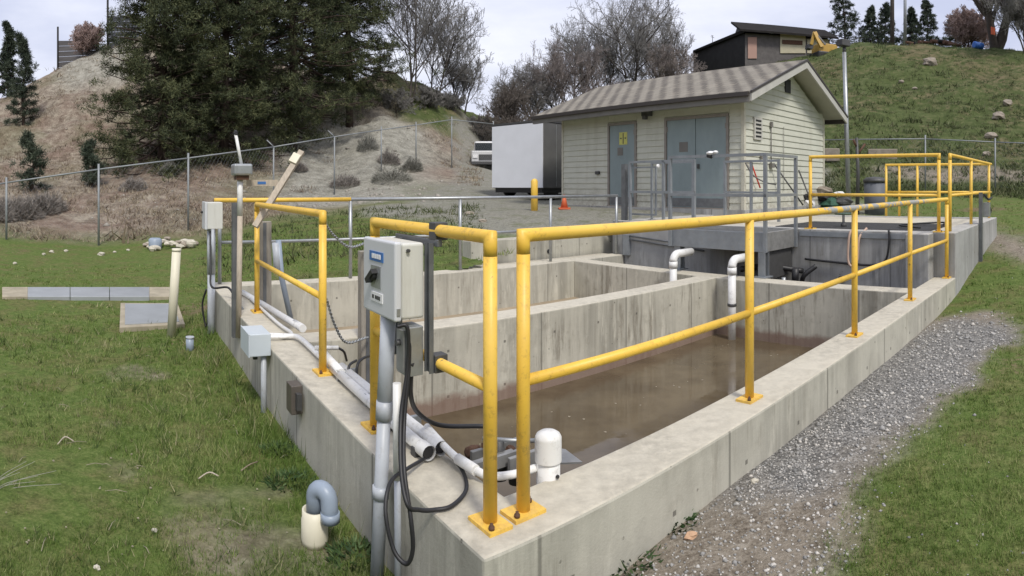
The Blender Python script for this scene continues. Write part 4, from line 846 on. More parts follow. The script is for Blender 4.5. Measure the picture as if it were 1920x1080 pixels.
# wall fittings
MB().st(11.60, 11.86, t0-.02, t0+.02, 3.42, 3.74).build('gable_vent', M['black'], sh)
lv = MB().st(10.15, 10.48, t0-.03, t0+.005, 2.22, 2.70).build('louvre', M['rake'], sh)
q = MB()
for i in range(5): q.st(10.2, 10.43, t0-.036, t0-.029, 2.27+i*.085, 2.31+i*.085)
q.build('slot', M['black'], lv)
q = MB(); q.st(s0-.16, s0-.005, 7.5, 7.72, 2.84, 2.96); q.st(s0-.2, s0-.1, 7.56, 7.66, 2.76, 2.86); q.build('wall_light', M['darkgrey'], sh, bevel=.01)
q = MB(); q.tube([S(10.9, t0-.02, 2.55), S(10.9, t0-.02, 1.7)], .012, 8); q.box(S(10.9, t0-.03, 2.6), U3*.04, V3*.02, Z3*.06); q.box(S(10.9, t0-.04, 1.68), U3*.06, V3*.04, Z3*.05); q.tube([S(11.5, t0-.02, 2.6), S(11.5, t0-.02, 1.1)], .006, 6)
q.box(S(10.45, t0-.03, 1.85), U3*.03, V3*.02, Z3*.05); q.build('cable_fitting', M['fascia'], sh)
q = MB(); q.box(S(9.74, 9.3, 1.55), U3*.03, V3*.06, Z3*.04); q.build('tap', M['darkgrey'], sh)
# things leaning on and lying by the shed
red = mat('red handle', (.55, .05, .03), .5)
p0, p1 = S(9.85, 4.35, 1.05), S(9.78, 4.85, 1.72); b = MB(); b.tube([S(10.28, 4.93, 1.18), S(9.92, 4.96, 1.76)], .017, 8)
tag(b.build('broom_handle', red), 'red tool handle hanging aslant on the lit gable wall of the shed', 'tool')
for (pa, pb, l_) in ((S(11.5, 4.5, .78), S(10.95, 4.96, 1.72), 'dark pole leaning against the middle of the gable wall'), (S(11.9, 4.45, .78), S(12.2, 4.96, 1.6), 'second dark pole leaning lower on the gable wall nearer its right end')):
    tag(MB().tube([pa, pb], .018, 8).build('pole', M['darkgrey']), l_, 'tool')
b = MB(); b.tube(smooth_path([S(9.7, 4.95, 1.7), S(9.75, 4.8, 1.45), S(9.9, 4.6, 1.3), S(10.2, 4.5, 1.25)]), .014, 6); tag(b.build('hose', M['darkgrey']), 'dark hose hanging in a curve at the shed corner', 'hose')
# junk behind the yellow deck rail
rn = random.Random(21)
def clutter(px, d, kinds, label, cat, nm, seed, zoff=0):
    th = thing(nm, GP(px, d), label, cat); rn = random.Random(seed)
    for k, (m, r, dx, dz_, fl_) in enumerate(kinds):
        c = GP(px+dx, d, dz_+zoff); MB().rock(c, r, seed+k, fl_).build(('lump', 'bag', 'slab')[k % 3], M[m] if isinstance(m, str) else m, th)
    return th
green_t = mat('green tarp', (.04, .12, .08), .7, var=.4, vs=6); M['stone'] = mat('pale stone', (.36, .31, .25), .9, var=.35, vs=3, bump=.4, bs=8)
clutter(1548, 16.2, [('stone', .28, -6, .45, .5), ('black', .22, 0, .3, .6), (green_t, .34, 12, .12, .6), ('darkgrey', .25, 34, .22, .5), ('white', .16, 26, .42, .4)], 'heap of tarps and odds and ends beside the shed gable, behind the yellow rail', 'heap', 'junk_heap', 40)
clutter(1518, 15.4, [('white', .16, 0, .16, .9), ('black', .13, -6, .3, .8), ('stone', .15, 6, .4, .6)], 'white bucket and black scraps at the foot of the shed corner', 'bucket', 'scrap_pile', 60)
tr = thing('trash_bin', GP(1640, 15), 'dark grey round rubbish bin with a lid beyond the raised deck', 'bin')
c = GP(1640, 15); MB().lathe(c, [(.24, -.1), (.27, .78)], 22).build('bin', mat('grey blue bin', (.11, .12, .14), .6), tr); MB().lathe(c, [(.29, .78), (.29, .84), (.2, .9), (.02, .92)], 22).build('lid', M['darkgrey'], tr)
lp = thing('lamp_pole', GP(1592, 17), 'tall pale steel lamp pole with a flat floodlight head to the right of the shed', 'lamp pole')
c = GP(1592, 17); tp = PD(1583, 17, ZY(98, 17)); MB().tube([c-Z3*.2, tp], .072, 14, r2=.055).build('pole', M['galv'], lp)
MB().tube([tp, tp+Z3*.14], .05, 10).build('bracket', M['darkgrey'], lp); MB().box(tp+Z3*.25+Vector((-.03, 0, 0)), Vector((.15, .03, 0)), Vector((-.03, .12, 0)), Z3*.09).build('floodlight', M['darkgrey'], lp, bevel=.015)
dp_ = thing('dark_post', GP(1607, 14.8), 'rough dark post with rusty bits near its top behind the deck', 'post')
c = GP(1607, 14.8); b = MB(); b.tube([c-Z3*.1, c+Vector((.03, 0, 1.0)), PD(1606, 14.8, ZY(258, 14.8))], .055, 8, r2=.035); b.build('post', M['darkgrey'], dp_)
b = MB(); b.tube([PD(1606, 14.8, ZY(292, 14.8)), PD(1622, 14.9, ZY(270, 14.9))], .03, 6); b.tube([PD(1606, 14.8, ZY(275, 14.8)), PD(1600, 14.7, ZY(262, 14.7))], .03, 6); b.build('stub', M['rust'], dp_)
# concrete blocks along the foot of the green hill
def block(px0, px1, d, y0, y1, label, seed):
    a, c = PD(px0, d), PD(px1, d); zt_, zb2 = ZY(y0, d), ZY(y1, d); m_ = (a+c)/2; dx = (c-a)/2; n_ = Vector((-dx.y, dx.x, 0)).normalized()*.35
    th = MB().box(Vector((m_.x, m_.y, (zt_+zb2)/2)), dx, n_, Z3*(zt_-zb2)/2).build('concrete_block', M['stone'], bevel=.03); return tag(th, label, 'block', 'concrete blocks along the foot of the hill')
block(1536, 1574, 27, 279, 303, 'pale concrete block at the hill foot, just right of the shed gable', 1)
block(1628, 1682, 28, 280, 300, 'longer pale block at the hill foot right of the dark post', 2)
# bollard, cone, trailer, truck
bo = thing('bollard', GP(1002, 14.6), 'short thick yellow bollard standing in front of the white trailer', 'bollard')
c = GP(1002, 14.6); MB().lathe(c-Z3*.1, [(.082, 0), (.082, .80), (.06, .84), (.02, .86)], 16).build('post', M['yellow'], bo)
cn = thing('traffic_cone', GP(1058, 15.0), 'small orange traffic cone on the gravel by the shed corner', 'cone')
c = GP(1058, 15.0); org_ = mat('faded orange plastic', (.60, .13, .05), .6); MB().box(c+Z3*.02, Vector((.14, 0, 0)), Vector((0, .14, 0)), Z3*.02).build('base', org_, cn); MB().lathe(c+Z3*.03, [(.095, 0), (.025, .32)], 14).build('cone', org_, cn); MB().lathe(c+Z3*.14, [(.068, 0), (.053, .06)], 14).build('band', M['white'], cn)
A_, B_ = PD(923, 20.3), PD(1019, 18.7); zt0 = ZY(232, 19.4); zb0 = ZY(353, 19.4); dn = (B_-A_).normalized(); bk = Vector((-dn.y, dn.x, 0))
tl = thing('box_trailer', Vector((*((A_+B_)/2)[:2], zb0-.45)), 'white box trailer with grey side parked behind the left end of the shed', 'trailer')
m_ = (A_+B_)/2+bk*1.75; hw_ = (B_-A_).length/2
MB().box(Vector((m_.x, m_.y, (zt0+zb0)/2)), dn*hw_, bk*1.75, Z3*(zt0-zb0)/2).build('body', mat('trailer grey side', (.13, .13, .128), .5, var=.2, vs=3), tl, bevel=.03)
mf = (A_+B_)/2-bk*.012; MB().box(Vector((mf.x, mf.y, (zt0+zb0)/2)), dn*(hw_-.015), bk*.012, Z3*((zt0-zb0)/2-.02)).build('front_panel', mat('white painted panel', (.80, .82, .86), .4, var=.06, vs=2), tl)
for k in range(1, 6):
    q_ = (A_+B_)/2+bk*(.6*k)+dn*(hw_+.004); MB().box(Vector((q_.x, q_.y, (zt0+zb0)/2)), bk*.008, dn*.004, Z3*((zt0-zb0)/2-.06)).build('seam', M['galv'], tl)
mf = m_; MB().box(Vector((mf.x, mf.y, zt0+.03)), dn*(hw_+.02), bk*1.78, Z3*.03).build('roof', M['darkgrey'], tl)
MB().box(Vector((m_.x, m_.y, zb0-.07)), dn*(hw_-.1), bk*1.7, Z3*.07).build('chassis', M['black'], tl)
for k in (.6, 1.7, 2.7):
    for e in (-1, 1):
        c = (A_+B_)/2+bk*k+dn*(hw_-.22)*e; gz = HZ(c.x, c.y); c.z = gz+.28; MB().lathe(c-dn*.09, [(.05, 0), (.26, .0), (.28, .03), (.28, .15), (.26, .18), (.05, .18)], 18, dn).build('wheel', M['black'], tl)
tk = thing('pickup_truck', GP(905, 33), 'white and dark truck parked up the gravel road, half hidden behind the trailer', 'truck')
c = GP(917, 33); fx = Vector((1, .05, 0)).normalized(); fy = Vector((-fx.y, fx.x, 0))
def tb_(z0_, z1_, hx, y0, y1, m, nm, bev=.05, par=tk): return MB().box(c+fy*(y0+y1)/2+Z3*(z0_+z1_)/2, fx*hx, fy*(y1-y0)/2, Z3*(z1_-z0_)/2).build(nm, m, par, bevel=bev)
wp = mat('white vehicle paint', (.62, .62, .62), .3); gl = mat('dark glass', (.03, .035, .04), .1)
tb_(.35, 1.05, .95, 0, 4.6, wp, 'body'); tb_(1.05, 1.65, .82, 1.2, 3.0, wp, 'cab', .12); tb_(1.1, 1.55, .76, 1.17, 1.21, gl, 'windscreen', .01); tb_(.55, .85, .55, -.04, .01, M['darkgrey'], 'grille', .01); tb_(.3, .48, .95, -.12, .02, M['darkgrey'], 'bumper', .03)
for e in (-1, 1):
    tk_l = MB().box(c+fx*.75*e-fy*.03+Z3*.75, fx*.13, fy*.02, Z3*.09).build('headlight', M['white'], tk)
    for yy in (.9, 3.7): MB().lathe(c+fx*(.82*e)+fy*yy+Z3*.36-fx*.1, [(.05, 0), (.34, 0), (.36, .05), (.36, .15), (.34, .2), (.05, .2)], 16, fx).build('wheel', M['black'], tk)
# ================================================================== chain link fences
def chainlink(pts, label, arms=(), mesh_step=.2, rw=.0016, pr=.03):
    """pts: (bearing px, distance, rail-height row)"""
    th = thing('chain_link_fence', GP(*pts[0][:2]), label, 'fence'); B = [GP(p[0], p[1]) for p in pts]; tops = [Vector((g.x, g.y, ZY(p[2], p[1]))) for g, p in zip(B, pts)]
    for i, (g0, t_) in enumerate(zip(B, tops)):
        b = MB(); b.tube([g0-Z3*.15, t_+Z3*(.14 if i not in arms else 0)], pr, 8)
        if i in arms: b.tube([t_, t_+Z3*.24+Vector((-.26, 0, 0))], .022, 6)
        b.build('post', M['fence'], th)
    b = MB()
    for i in range(len(tops)-1): b.tube([tops[i]-Z3*.01, tops[i+1]-Z3*.01], .022, 8)
    b.build('top_rail', M['fence'], th)
    vs = []; fs = []
    def wire(p, q, r=rw):
        d = (q-p).normalized(); x = d.cross(Z3).normalized()*r; y = Vector((0, 0, r)); o = len(vs); vs.extend([p+x, p-x*.5+y, p-x*.5-y, q+x, q-x*.5+y, q-x*.5-y])
        for k in range(3): fs.append((o+k, o+(k+1) % 3, o+3+(k+1) % 3, o+3+k))
    for i in range(len(B)-1):
        a, c = B[i], B[i+1]; ha, hc = tops[i].z-a.z, tops[i+1].z-c.z; L_ = (c-a).length; n = int(L_/mesh_step); hs = int((ha+hc)/2/mesh_step)
        for k in range(-hs, n):
            for sgn in (1, -1):
                k0, k1 = max(0, k), min(n, k+hs)
                if k1 <= k0: continue
                f0, f1 = (k0-k)/hs, (k1-k)/hs
                if sgn < 0: f0, f1 = 1-f0, 1-f1
                wire(a.lerp(c, k0/n)+Z3*f0*(ha+(hc-ha)*k0/n), a.lerp(c, k1/n)+Z3*f1*(ha+(hc-ha)*k1/n))
    bulk('mesh', np.array([tuple(v) for v in vs]), np.array(fs), M['fence'], th)
    return th
M['fence'] = mat('dull galvanised wire', (.30, .32, .33), .6, .3, var=.2, vs=3)
chainlink([(-170, 17.0, 372), (12, 16.6, 342), (185, 16.5, 317), (353, 17.6, 296), (513, 21.5, 275), (627, 23.8, 256), (715, 26.5, 243), (780, 28.5, 234), (847, 30, 224), (925, 33, 232)], 'chain link fence with grey posts running up the foot of the dry hillside', arms=(4, 5))
chainlink([(1545, 24.5, 262), (1735, 23.5, 260), (1866, 23.0, 266), (2010, 23.0, 272)], 'chain link fence along the foot of the green hill behind the deck')
# ================================================================== foliage generators
def tris(cen, dirs, ln, wd, rs):           # thin triangles from centres along dirs
    n = len(cen); side = np.cross(dirs, rs.normal(size=(n, 3))); side /= np.linalg.norm(side, axis=1)[:, None]+1e-9
    a = cen-side*wd[:, None]/2; b_ = cen+side*wd[:, None]/2; c = cen+dirs*ln[:, None]
    return np.stack([a, b_, c], 1).reshape(-1, 3), np.arange(3*n).reshape(-1, 3)
def leafmat(nm, c1, c2, c3, sc_=1.2):
    m = bpy.data.materials.new(nm); m.use_nodes = True; g = NG(m); pos = g.n('ShaderNodeNewGeometry').outputs['Position']
    r = g.n('ShaderNodeNewGeometry').outputs['Random Per Island']
    c = g.ramp(g.math('ADD', g.math('MULTIPLY', g.noise(pos, sc_, 4), .7), g.math('MULTIPLY', r, .3)), (.34, c1), (.5, c2), (.68, c3)); g.l(c, g.b.inputs['Base Color']); g.b.inputs['Roughness'].default_value = .7; g.b.inputs['Specular IOR Level'].default_value = .2; return m
M['pine'] = leafmat('pine needles', (.022, .030, .016), (.058, .072, .034), (.15, .16, .075), .8); M['bark'] = mat('pine bark', (.075, .05, .038), .95, var=.5, vs=6, stretch=(3, 3, .7), bump=.5)
M['bark2'] = mat('grey bark', (.085, .07, .06), .9, var=.4, vs=5); M['twig'] = mat('grey brown twigs', (.26, .25, .235), .9, var=.3, vs=2); M['twig_red'] = mat('reddish twigs', (.29, .25, .23), .9, var=.3, vs=2); M['twig_dark'] = mat('dark twigs', (.17, .145, .125), .9, var=.3, vs=2)
M['twig_pink'] = mat('pinkish twigs', (.42, .31, .28), .9, var=.3, vs=1.5); M['fir'] = leafmat('fir needles', (.03, .042, .032), (.055, .074, .05), (.10, .12, .08))
def pine(base, h, r, z0f, seed, label, nb=150, clump=26, per=13, ln=.26, wd=.05, group='tall dark pines on the dry hillside', conic=.5, nm='pine_tree', fm='pine', lean=0, rays=1.0):
    rs = np.random.RandomState(seed); th = thing(nm, base, label, 'tree', group); base = Vector(base)
    b = MB(); tp = [base+Vector((.25*sin(k*1.1+seed)*(k/8)+lean*k/8, .15*cos(k+seed)*(k/8), h*k/8-.3*(k == 0))) for k in range(9)]; b.tube(tp, max(.10, h*.016), 10, r2=.03); Pc = []
    for i in range(nb):
        f = z0f+(1-z0f)*((i+.5)/nb)**.9; a = i*2.399+rs.uniform(-.4, .4); k = min(7.99, f*8); j = int(k); o = tp[j].lerp(tp[j+1], k-j)
        prof = (1-((f-z0f)/(1-z0f)))**conic*.95+.08; 
        if z0f > .05: prof *= min(1, .45+(f-z0f)*4)
        L_ = r*prof*rs.uniform(.6, 1.1); up = rs.uniform(-.25, .25)+.25*(f-.3)
        d = Vector((cos(a), sin(a), up)); pts = [o+d*L_*q+Z3*(.12*L_*sin(q*3)*(-1 if up < 0 else .4)) for q in (0, .35, .7, 1)]
        if L_ > .5: b.tube(pts, .022+.012*L_, 4, caps=False, r2=.008)
        nt_ = max(2, clump//6); q = np.repeat(rs.uniform(.30, 1.02, nt_)**.8, 6)[:clump]; cl_ = len(q); sp = (.10+.10*L_) if L_ > 1.2 else .04+.09*L_; of = np.repeat(rs.normal(0, 1, (nt_, 3)), 6, 0)[:clump]*[sp, sp, sp*.5]; tz = .13 if L_ > 1.2 else .06
        cc = np.array([tuple(pts[0].lerp(pts[3], x)) for x in q])+of+rs.normal(0, tz, (cl_, 3))*[1, 1, .6]; Pc.append(cc)
    b.build('trunk', M['bark'], th); cc = np.concatenate(Pc); cc = np.repeat(cc, per, 0); n = len(cc)
    dr = rs.normal(size=(n, 3)); dr[:, 2] += .35; dr /= np.linalg.norm(dr, axis=1)[:, None]; cc = cc+dr*rs.uniform(0, .12, n)[:, None]
    v_, f_ = tris(cc, dr, rs.uniform(.6, 1.2, n)*ln, rs.uniform(.6, 1.2, n)*wd, rs); bulk('crown', v_, f_, M[fm], th); return th
T_ = [(305, 26.5, 13, 3.35, .0, 'leftmost big dark pine, its lowest boughs nearly touching the slope'), (420, 27.5, 15, 3.6, .02, 'big dark pine second from the left with branches down to its base'),
      (548, 30, 16, 4.2, .06, 'big dark pine in the middle with a bare lower trunk over reddish soil'), (655, 34, 14, 3.6, .12, 'rightmost of the big dark pines beside the leafless trees')]
for i, (px, d, h, r, z0, l_) in enumerate(T_): pine(GP(px, d), h, r, z0, 10+i, l_, nb=270, clump=42, per=15, ln=.17, wd=.032)
pine(GP(360, 33), 15, 3.4, .05, 31, 'dark pine set behind between the two leftmost big pines', nb=130, clump=30, ln=.2, wd=.04); pine(GP(480, 36), 15, 3.6, .08, 32, 'dark pine standing higher up the slope behind the middle pine', nb=130, clump=30, ln=.2, wd=.04); pine(GP(600, 40), 13, 3.2, .05, 33, 'dark pine high on the slope, partly hidden by the pines in front', nb=110, clump=30, ln=.2, wd=.04)
# small conifers
for px, d, h, r, l_, sd_2, gr_ in ((14, 44, 4.6, .9, 'small slim fir at the far left edge on the hillside skyline', 1, 0), (44, 36, 4.6, 1.0, 'small fir just right of the leftmost one, standing lower on the slope', 2, 0), (60, 23.5, 1.9, .55, 'young sparse pine low on the dry slope behind the left fence', 3, 0), (172, 24, 1.5, .35, 'tiny scraggly conifer on the dry slope near the left fence', 4, 0),
        (1583, 58, 6.6, 1.5, 'dark fir rising beside the excavator on the green hill', 5, 1), (1632, 62, 5.2, 1.3, 'fir left of the two utility poles on the hilltop', 6, 1), (1660, 60, 4.8, 1.4, 'fir directly behind the darker utility pole', 7, 1), (1709, 60, 4.6, 1.1, 'narrow fir just right of the lighter utility pole', 8, 1), (1738, 62, 5.6, 1.4, 'bushier fir between the poles and the pink leafless tree', 9, 1), (1790, 66, 5.5, 1.7, 'dark fir behind the pink leafless tree', 10, 1)):
    pine(GP(px, d), h*(1.25 if gr_ else 1.15), r*(1.9 if gr_ else (1.25 if d > 30 else 1.5)), .03, 50+sd_2, l_, nb=84 if h > 2 else 34, clump=18, per=10, ln=.2 if h > 2 else .12, wd=.07 if d > 40 else .035, group='firs on the hilltop skyline' if gr_ else 'small conifers on the dry slope', conic=1.0, nm='fir_tree', fm='fir')
def bare_tree(nm, base, h, spread, seed, label, tw='twig', lv=(8, 7, 6, 5), r0=.13, stems=1, cat='tree', group=None, up=.55, wr=.011, low=.22):
    """branch skeleton grown recursively; trunk + limbs one part, twigs the crown"""
    rn = random.Random(seed); th = thing(nm, base, label, cat, group); big = MB(); vs = []; fs = []
    def prism3(p, q, ra, rb):
        d = (q-p).normalized(); x = d.cross(Vector((.3, .9, .1))).normalized(); y = x.cross(d); o = len(vs)
        for c, r in ((p, ra), (q, rb)):
            for k in range(3): vs.append(tuple(c+(x*cos(k*2.094)+y*sin(k*2.094))*r))
        for k in range(3): fs.append((o+k, o+(k+1) % 3, o+3+(k+1) % 3, o+3+k))
    def grow(p, d, L_, r, lev):
        n = 5 if lev == 0 else 3; pts = [p]; dd = d.normalized()
        for i in range(n):
            dd = (dd+Vector((rn.uniform(-1, 1), rn.uniform(-1, 1), rn.uniform(-.6, 1)*.8+up*.4))*.16).normalized(); pts.append(pts[-1]+dd*L_/n)
        if lev <= 1: big.tube(pts, r, 7 if lev == 0 else 5, caps=False, r2=r*.45)
        else:
            for i in range(n): prism3(pts[i], pts[i+1], max(wr, r*(1-.5*i/n)), max(wr*.8, r*(1-.5*(i+1)/n)))
        if lev < len(lv):
            for k in range(lv[lev]):
                f = (low if lev == 0 else .15)+(1-(low if lev == 0 else .15))*(k+rn.random())/lv[lev]; x = f*n; j = min(n-1, int(x)); o = pts[j].lerp(pts[j+1], x-j)
                a = rn.uniform(0, 2*pi); t_ = (pts[j+1]-pts[j]).normalized(); s_ = t_.cross(Vector((cos(a), sin(a), .2))).normalized()
                nd = (t_*(.75 if lev else .6)+s_*(.85*spread)+Z3*up*.5).normalized(); grow(o, nd, L_*(.74 if lev == 0 else .58)*rn.uniform(.75, 1.1)*(1.15-f*.45), r*.5, lev+1)
    base = Vector(base)
    for s_ in range(stems):
        a = rn.uniform(0, 2*pi); off = Vector((cos(a), sin(a), 0)) if stems > 1 else Vector((0, 0, 0)); grow(base+off*.15-Z3*.1, Z3+off*.35*spread, h*(.62 if stems == 1 else .58), r0*(1 if stems == 1 else .6), 0)
    big.build('trunk', M['bark2'], th); bulk('crown', np.array(vs), np.array(fs), M[tw], th); return th
gB = 'leafless trees behind the shed'
for px, d, h, sp_, sd_2, l_, tw, lv in ((1190, 50, 11.4, 1.15, 3, 'tallest leafless tree, spreading behind the shed roof', 'twig', (10, 7, 6, 4)), (1125, 50, 9.6, 1.1, 4, 'leafless tree left of the tallest one behind the roof', 'twig', (10, 8, 6, 5)),
        (1235, 54, 8.5, .95, 5, 'leafless tree right of the tallest one, close to the black house', 'twig', (9, 7, 6, 4)), (1065, 48, 8.4, 1.1, 6, 'mid-height leafless tree with reddish twigs behind the roof', 'twig_red', (9, 7, 6, 4)), (1012, 46, 7.0, 1.1, 7, 'lower leafless tree above the trailer roof', 'twig', (9, 8, 6, 4)), (962, 44, 5.6, 1.15, 8, 'lowest leafless tree at the left end of the thicket', 'twig_dark', (9, 8, 6, 4))):
    bare_tree('leafless_tree', GP(px, d), h, sp_, sd_2, l_, tw, lv, r0=.16, group=gB, stems=3, wr=.011)
gC = 'leafless trees on the ridge beside the pines'
for px, d, h, sd_2, l_ in ((768, 37, 11.5, 13, 'tall leafless tree directly right of the pines on the ridge'), (815, 40, 7.6, 14, 'leafless tree in the middle of the ridge group leaning right'), (868, 42, 4.8, 15, 'low leafless tree at the right end of the ridge group')):
    bare_tree('leafless_tree', GP(px, d), h, .9, sd_2, l_, 'twig', (9, 6, 5, 4), r0=.10, group=gC, wr=.011, stems=3, low=.15)
gD = 'dark thicket bushes behind the shed'
for i, (px, d, h, tw, l_) in enumerate(((935, 41, 3.2, 'twig_dark', 'dark leafless bush above the trailer, leftmost of the thicket'), (985, 40, 3.6, 'twig_dark', 'dark leafless bush above the white trailer corner'), (1040, 41, 3.9, 'twig_dark', 'dark bush behind the left end of the shed roof'), (1095, 43, 4.2, 'twig_red', 'reddish bush behind the left part of the roof ridge'), (1150, 45, 4.3, 'twig_red', 'reddish bush beneath the tallest leafless tree'), (1255, 47, 4.6, 'twig_red', 'rounded dense reddish bush beside the black house'))):
    bare_tree('bush', GP(px, d), h, 1.25, 80+i, l_, tw, (8, 6, 5, 4), r0=.07, stems=5, cat='bush', group=gD, wr=.014, low=.05)
bare_tree('leafless_tree', GP(1815, 54), 4.6, 1.2, 95, 'rounded pinkish leafless tree on the hilltop near the blue barrel', 'twig_pink', (10, 8, 6, 5), r0=.08, stems=5, wr=.02, low=.08)
bt_ = bare_tree('leafless_tree', GP(1868, 50), 9.0, .7, 96, 'big dark multi-stemmed leafless tree near the right edge of the hilltop', 'twig_dark', (8, 6, 5, 3), r0=.62, stems=4, wr=.016, low=.35)
bare_tree('leafless_tree', GP(1925, 47), 6.5, 1.0, 97, 'brownish leafless tree at the extreme right edge of the hilltop', 'twig', (10, 7, 6, 4), r0=.12, stems=3, wr=.018)
bare_tree('bush', GP(160, 47), 3.1, 1.0, 98, 'orange-brown leafless bush between the two dark fences on the left hilltop', 'twig_pink', (9, 8, 6, 4), r0=.05, stems=5, cat='bush', wr=.017, low=.1)
# low shrubs (grey sage) on the scree and slope
M['sage'] = leafmat('grey sage leaves', (.13, .13, .11), (.22, .22, .19), (.34, .33, .29), 3); M['sage2'] = leafmat('purplish dry brush', (.15, .135, .12), (.26, .235, .21), (.38, .345, .31), 3)
def shrub(nm, base, r, h, seed, label, m='sage', n=2600, ln=.16, wd=.02, group=None, cat='shrub'):
    rs = np.random.RandomState(seed); th = thing(nm, base, label, cat, group); b0 = np.array(tuple(base))
    a = rs.uniform(0, 2*pi, n); q = np.sqrt(rs.rand(n)); z = rs.rand(n)
    c = b0+np.stack([np.cos(a)*q*r, np.sin(a)*q*r, z*h*np.sqrt(np.clip(1-q**2, 0, 1))*(.85+.25*np.sin(a*3+seed))], -1); dr = (c-b0)+rs.normal(0, r*.4, (n, 3)); dr[:, 2] += .25*h; dr /= np.linalg.norm(dr, axis=1)[:, None]
    v_, f_ = tris(c, dr, rs.uniform(.5, 1.2, n)*ln, rs.uniform(.6, 1.3, n)*wd, rs); bulk('foliage', v_, f_, M[m], th)
    b = MB()
    for k in range(9):
        a = k*.7+seed; b.tube([Vector(base)-Z3*.05, Vector(base)+Vector((cos(a)*r*.5, sin(a)*r*.5, h*.7))], .012, 4, caps=False)
    b.build('stem', M['twig_dark'], th); return th
gS = 'grey sage shrubs on the scree slope'
for i, (px, d, r, h, l_) in enumerate(((690, 29.5, .5, .75, 'round grey sage shrub highest on the scree'), (728, 28, .5, .7, 'grey sage shrub in the middle of the scree, lower right of the highest'), (772, 27.5, .45, .6, 'grey sage shrub near the fence at the right of the scree'), (648, 25.2, .6, .5, 'wide low grey shrub at the foot of the scree'), (735, 25, .8, .6, 'broad brown-grey shrub behind the fence beside the track'), (560, 27, .35, .35, 'small shrub at the left end of the scree'), (318, 25, .4, .5, 'lone dark grey shrub under the leftmost pine'), (250, 23, .5, .5, 'pale straw-like shrub behind the left fence'))):
    shrub('sage_shrub', GP(px, d, -.05), r, h, 200+i, l_, 'sage' if i % 2 == 0 else 'sage2', group=gS)
rs = np.random.RandomState(77); gL = 'purplish brush clumps at the foot of the left slope'
words = ['leftmost', 'second', 'third', 'fourth', 'fifth', 'sixth', 'seventh', 'rightmost']
for i in range(8): shrub('dry_shrub', GP(-12+i*15, 18.6+.55*rs.rand()+i*.28, -.05), .55, .62, 300+i, f'purplish dry brush clump by the left frame edge, {words[i]} of the row', 'sage2', n=2200, ln=.2, wd=.022, group=gL)
# scattered dry tufts over both hillsides
def tufts(nm, n, pxr, dr_, cols, label, cat, seed, ln=.3, wd=.03, per=16, filt=None, spread=.12):
    rs = np.random.RandomState(seed); px = rs.uniform(*pxr, n); d = np.exp(rs.uniform(np.log(dr_[0]), np.log(dr_[1]), n)); a = (px-960)/F; x = d*np.sin(a); y = d*np.cos(a)
    if filt is not None: k = filt(x, y, d, px); x, y, d = x[k], y[k], d[k]
    z = height(x, y); n = len(x); sz = rs.lognormal(0, .35, n); c = np.repeat(np.stack([x, y, z], -1), per, 0); s_ = np.repeat(sz, per); m = len(c)
    c[:, :2] += rs.normal(0, spread, (m, 2))*s_[:, None]; dr = rs.normal(0, .55, (m, 3)); dr[:, 2] = np.abs(dr[:, 2])+.5; dr /= np.linalg.norm(dr, axis=1)[:, None]
    v_, f_ = tris(c-[0, 0, .02], dr, rs.uniform(.5, 1.2, m)*ln*s_, rs.uniform(.7, 1.3, m)*wd*s_, rs); o = bulk(nm, v_, f_, cols); tag(o, label, cat); kind(o, 'stuff'); return o
M['straw'] = leafmat('dry straw tufts', (.13, .10, .075), (.25, .20, .145), (.38, .33, .24), .8); M['turf'] = leafmat('hill grass tufts', (.042, .058, .020), (.074, .096, .034), (.14, .14, .075), .7)
tufts('dry_grass', 5200, (-60, 900), (17, 46), M['straw'], 'dry straw-coloured tufts scattered over the brown hillside on the left', 'dry grass', 1, ln=.15, wd=.022, filt=lambda x, y, d, px: (fbm(x*.35, y*.35) > -.12) & ((px < 520) | (d > 24)))
tufts('hill_grass', 4200, (1180, 1990), (21, 50), M['turf'], 'green and straw grass tufts covering the hillside on the right', 'grass', 2, ln=.19)
tufts('weeds', 700, (380, 900), (10, 17), M['turf'], 'low weeds on the grassy bank behind the basin', 'grass', 4, ln=.10, wd=.014, spread=.08)
# ================================================================== hilltop things
dk = mat('black stained boards', (.022, .021, .021), .8, var=.4, vs=2); fmat = mat('grey weathered boards', (.11, .105, .105), .85, var=.4, vs=1.5, stretch=(.3, .3, 4)); cream = mat('cream wall', (.50, .46, .33), .8, var=.15, vs=2); pinkm = mat('pink brown door', (.40, .25, .20), .7)
gw = mat('grey board wall', (.13, .12, .115), .8, var=.3, vs=3)
rfd = mat('black roofing', (.03, .028, .027), .95, spec=.08, var=.3, vs=2)
hs_ = thing('hillside_house', GP(1395, 49), 'black and cream house with a low dark roof on top of the green hill', 'house')
A_, B_, C_ = PD(1300, 55), PD(1397, 49), PD(1556, 51.5); back = Vector((.42, .9, 0)); 
def vp(p, d, y): return Vector((p.x, p.y, ZY(y, d)))
MB().prism([vp(A_, 55, 150), vp(B_, 49, 125), vp(B_, 49, 64), vp(A_.lerp(B_, .93), 49.3, 62), vp(A_, 55, 101)], back*5).build('wall', dk, hs_)
MB().prism([vp(A_, 55, 100)+Z3*.0-back*.3, vp(B_, 49, 62)-back*.3, vp(B_, 49, 56)-back*.3, vp(A_, 55, 96)-back*.3], back*5.6).build('roof', rfd, hs_)
MB().prism([vp(B_, 49, 130), vp(C_, 51.5, 120), vp(C_, 51.5, 75), vp(B_, 49, 62)], back*5).build('wall', gw, hs_)
dBC = (C_-B_).normalized(); nBC = Vector((dBC.y, -dBC.x, 0))
e0, e1 = vp(B_, 49, 63)-dBC*.6+nBC*.7, vp(C_, 51.5, 76)+nBC*.7+dBC*.5; r0_ = vp(B_, 49, 32)-dBC*.6-nBC*2.2; r1_ = r0_+dBC*((C_-B_).length+1.1)
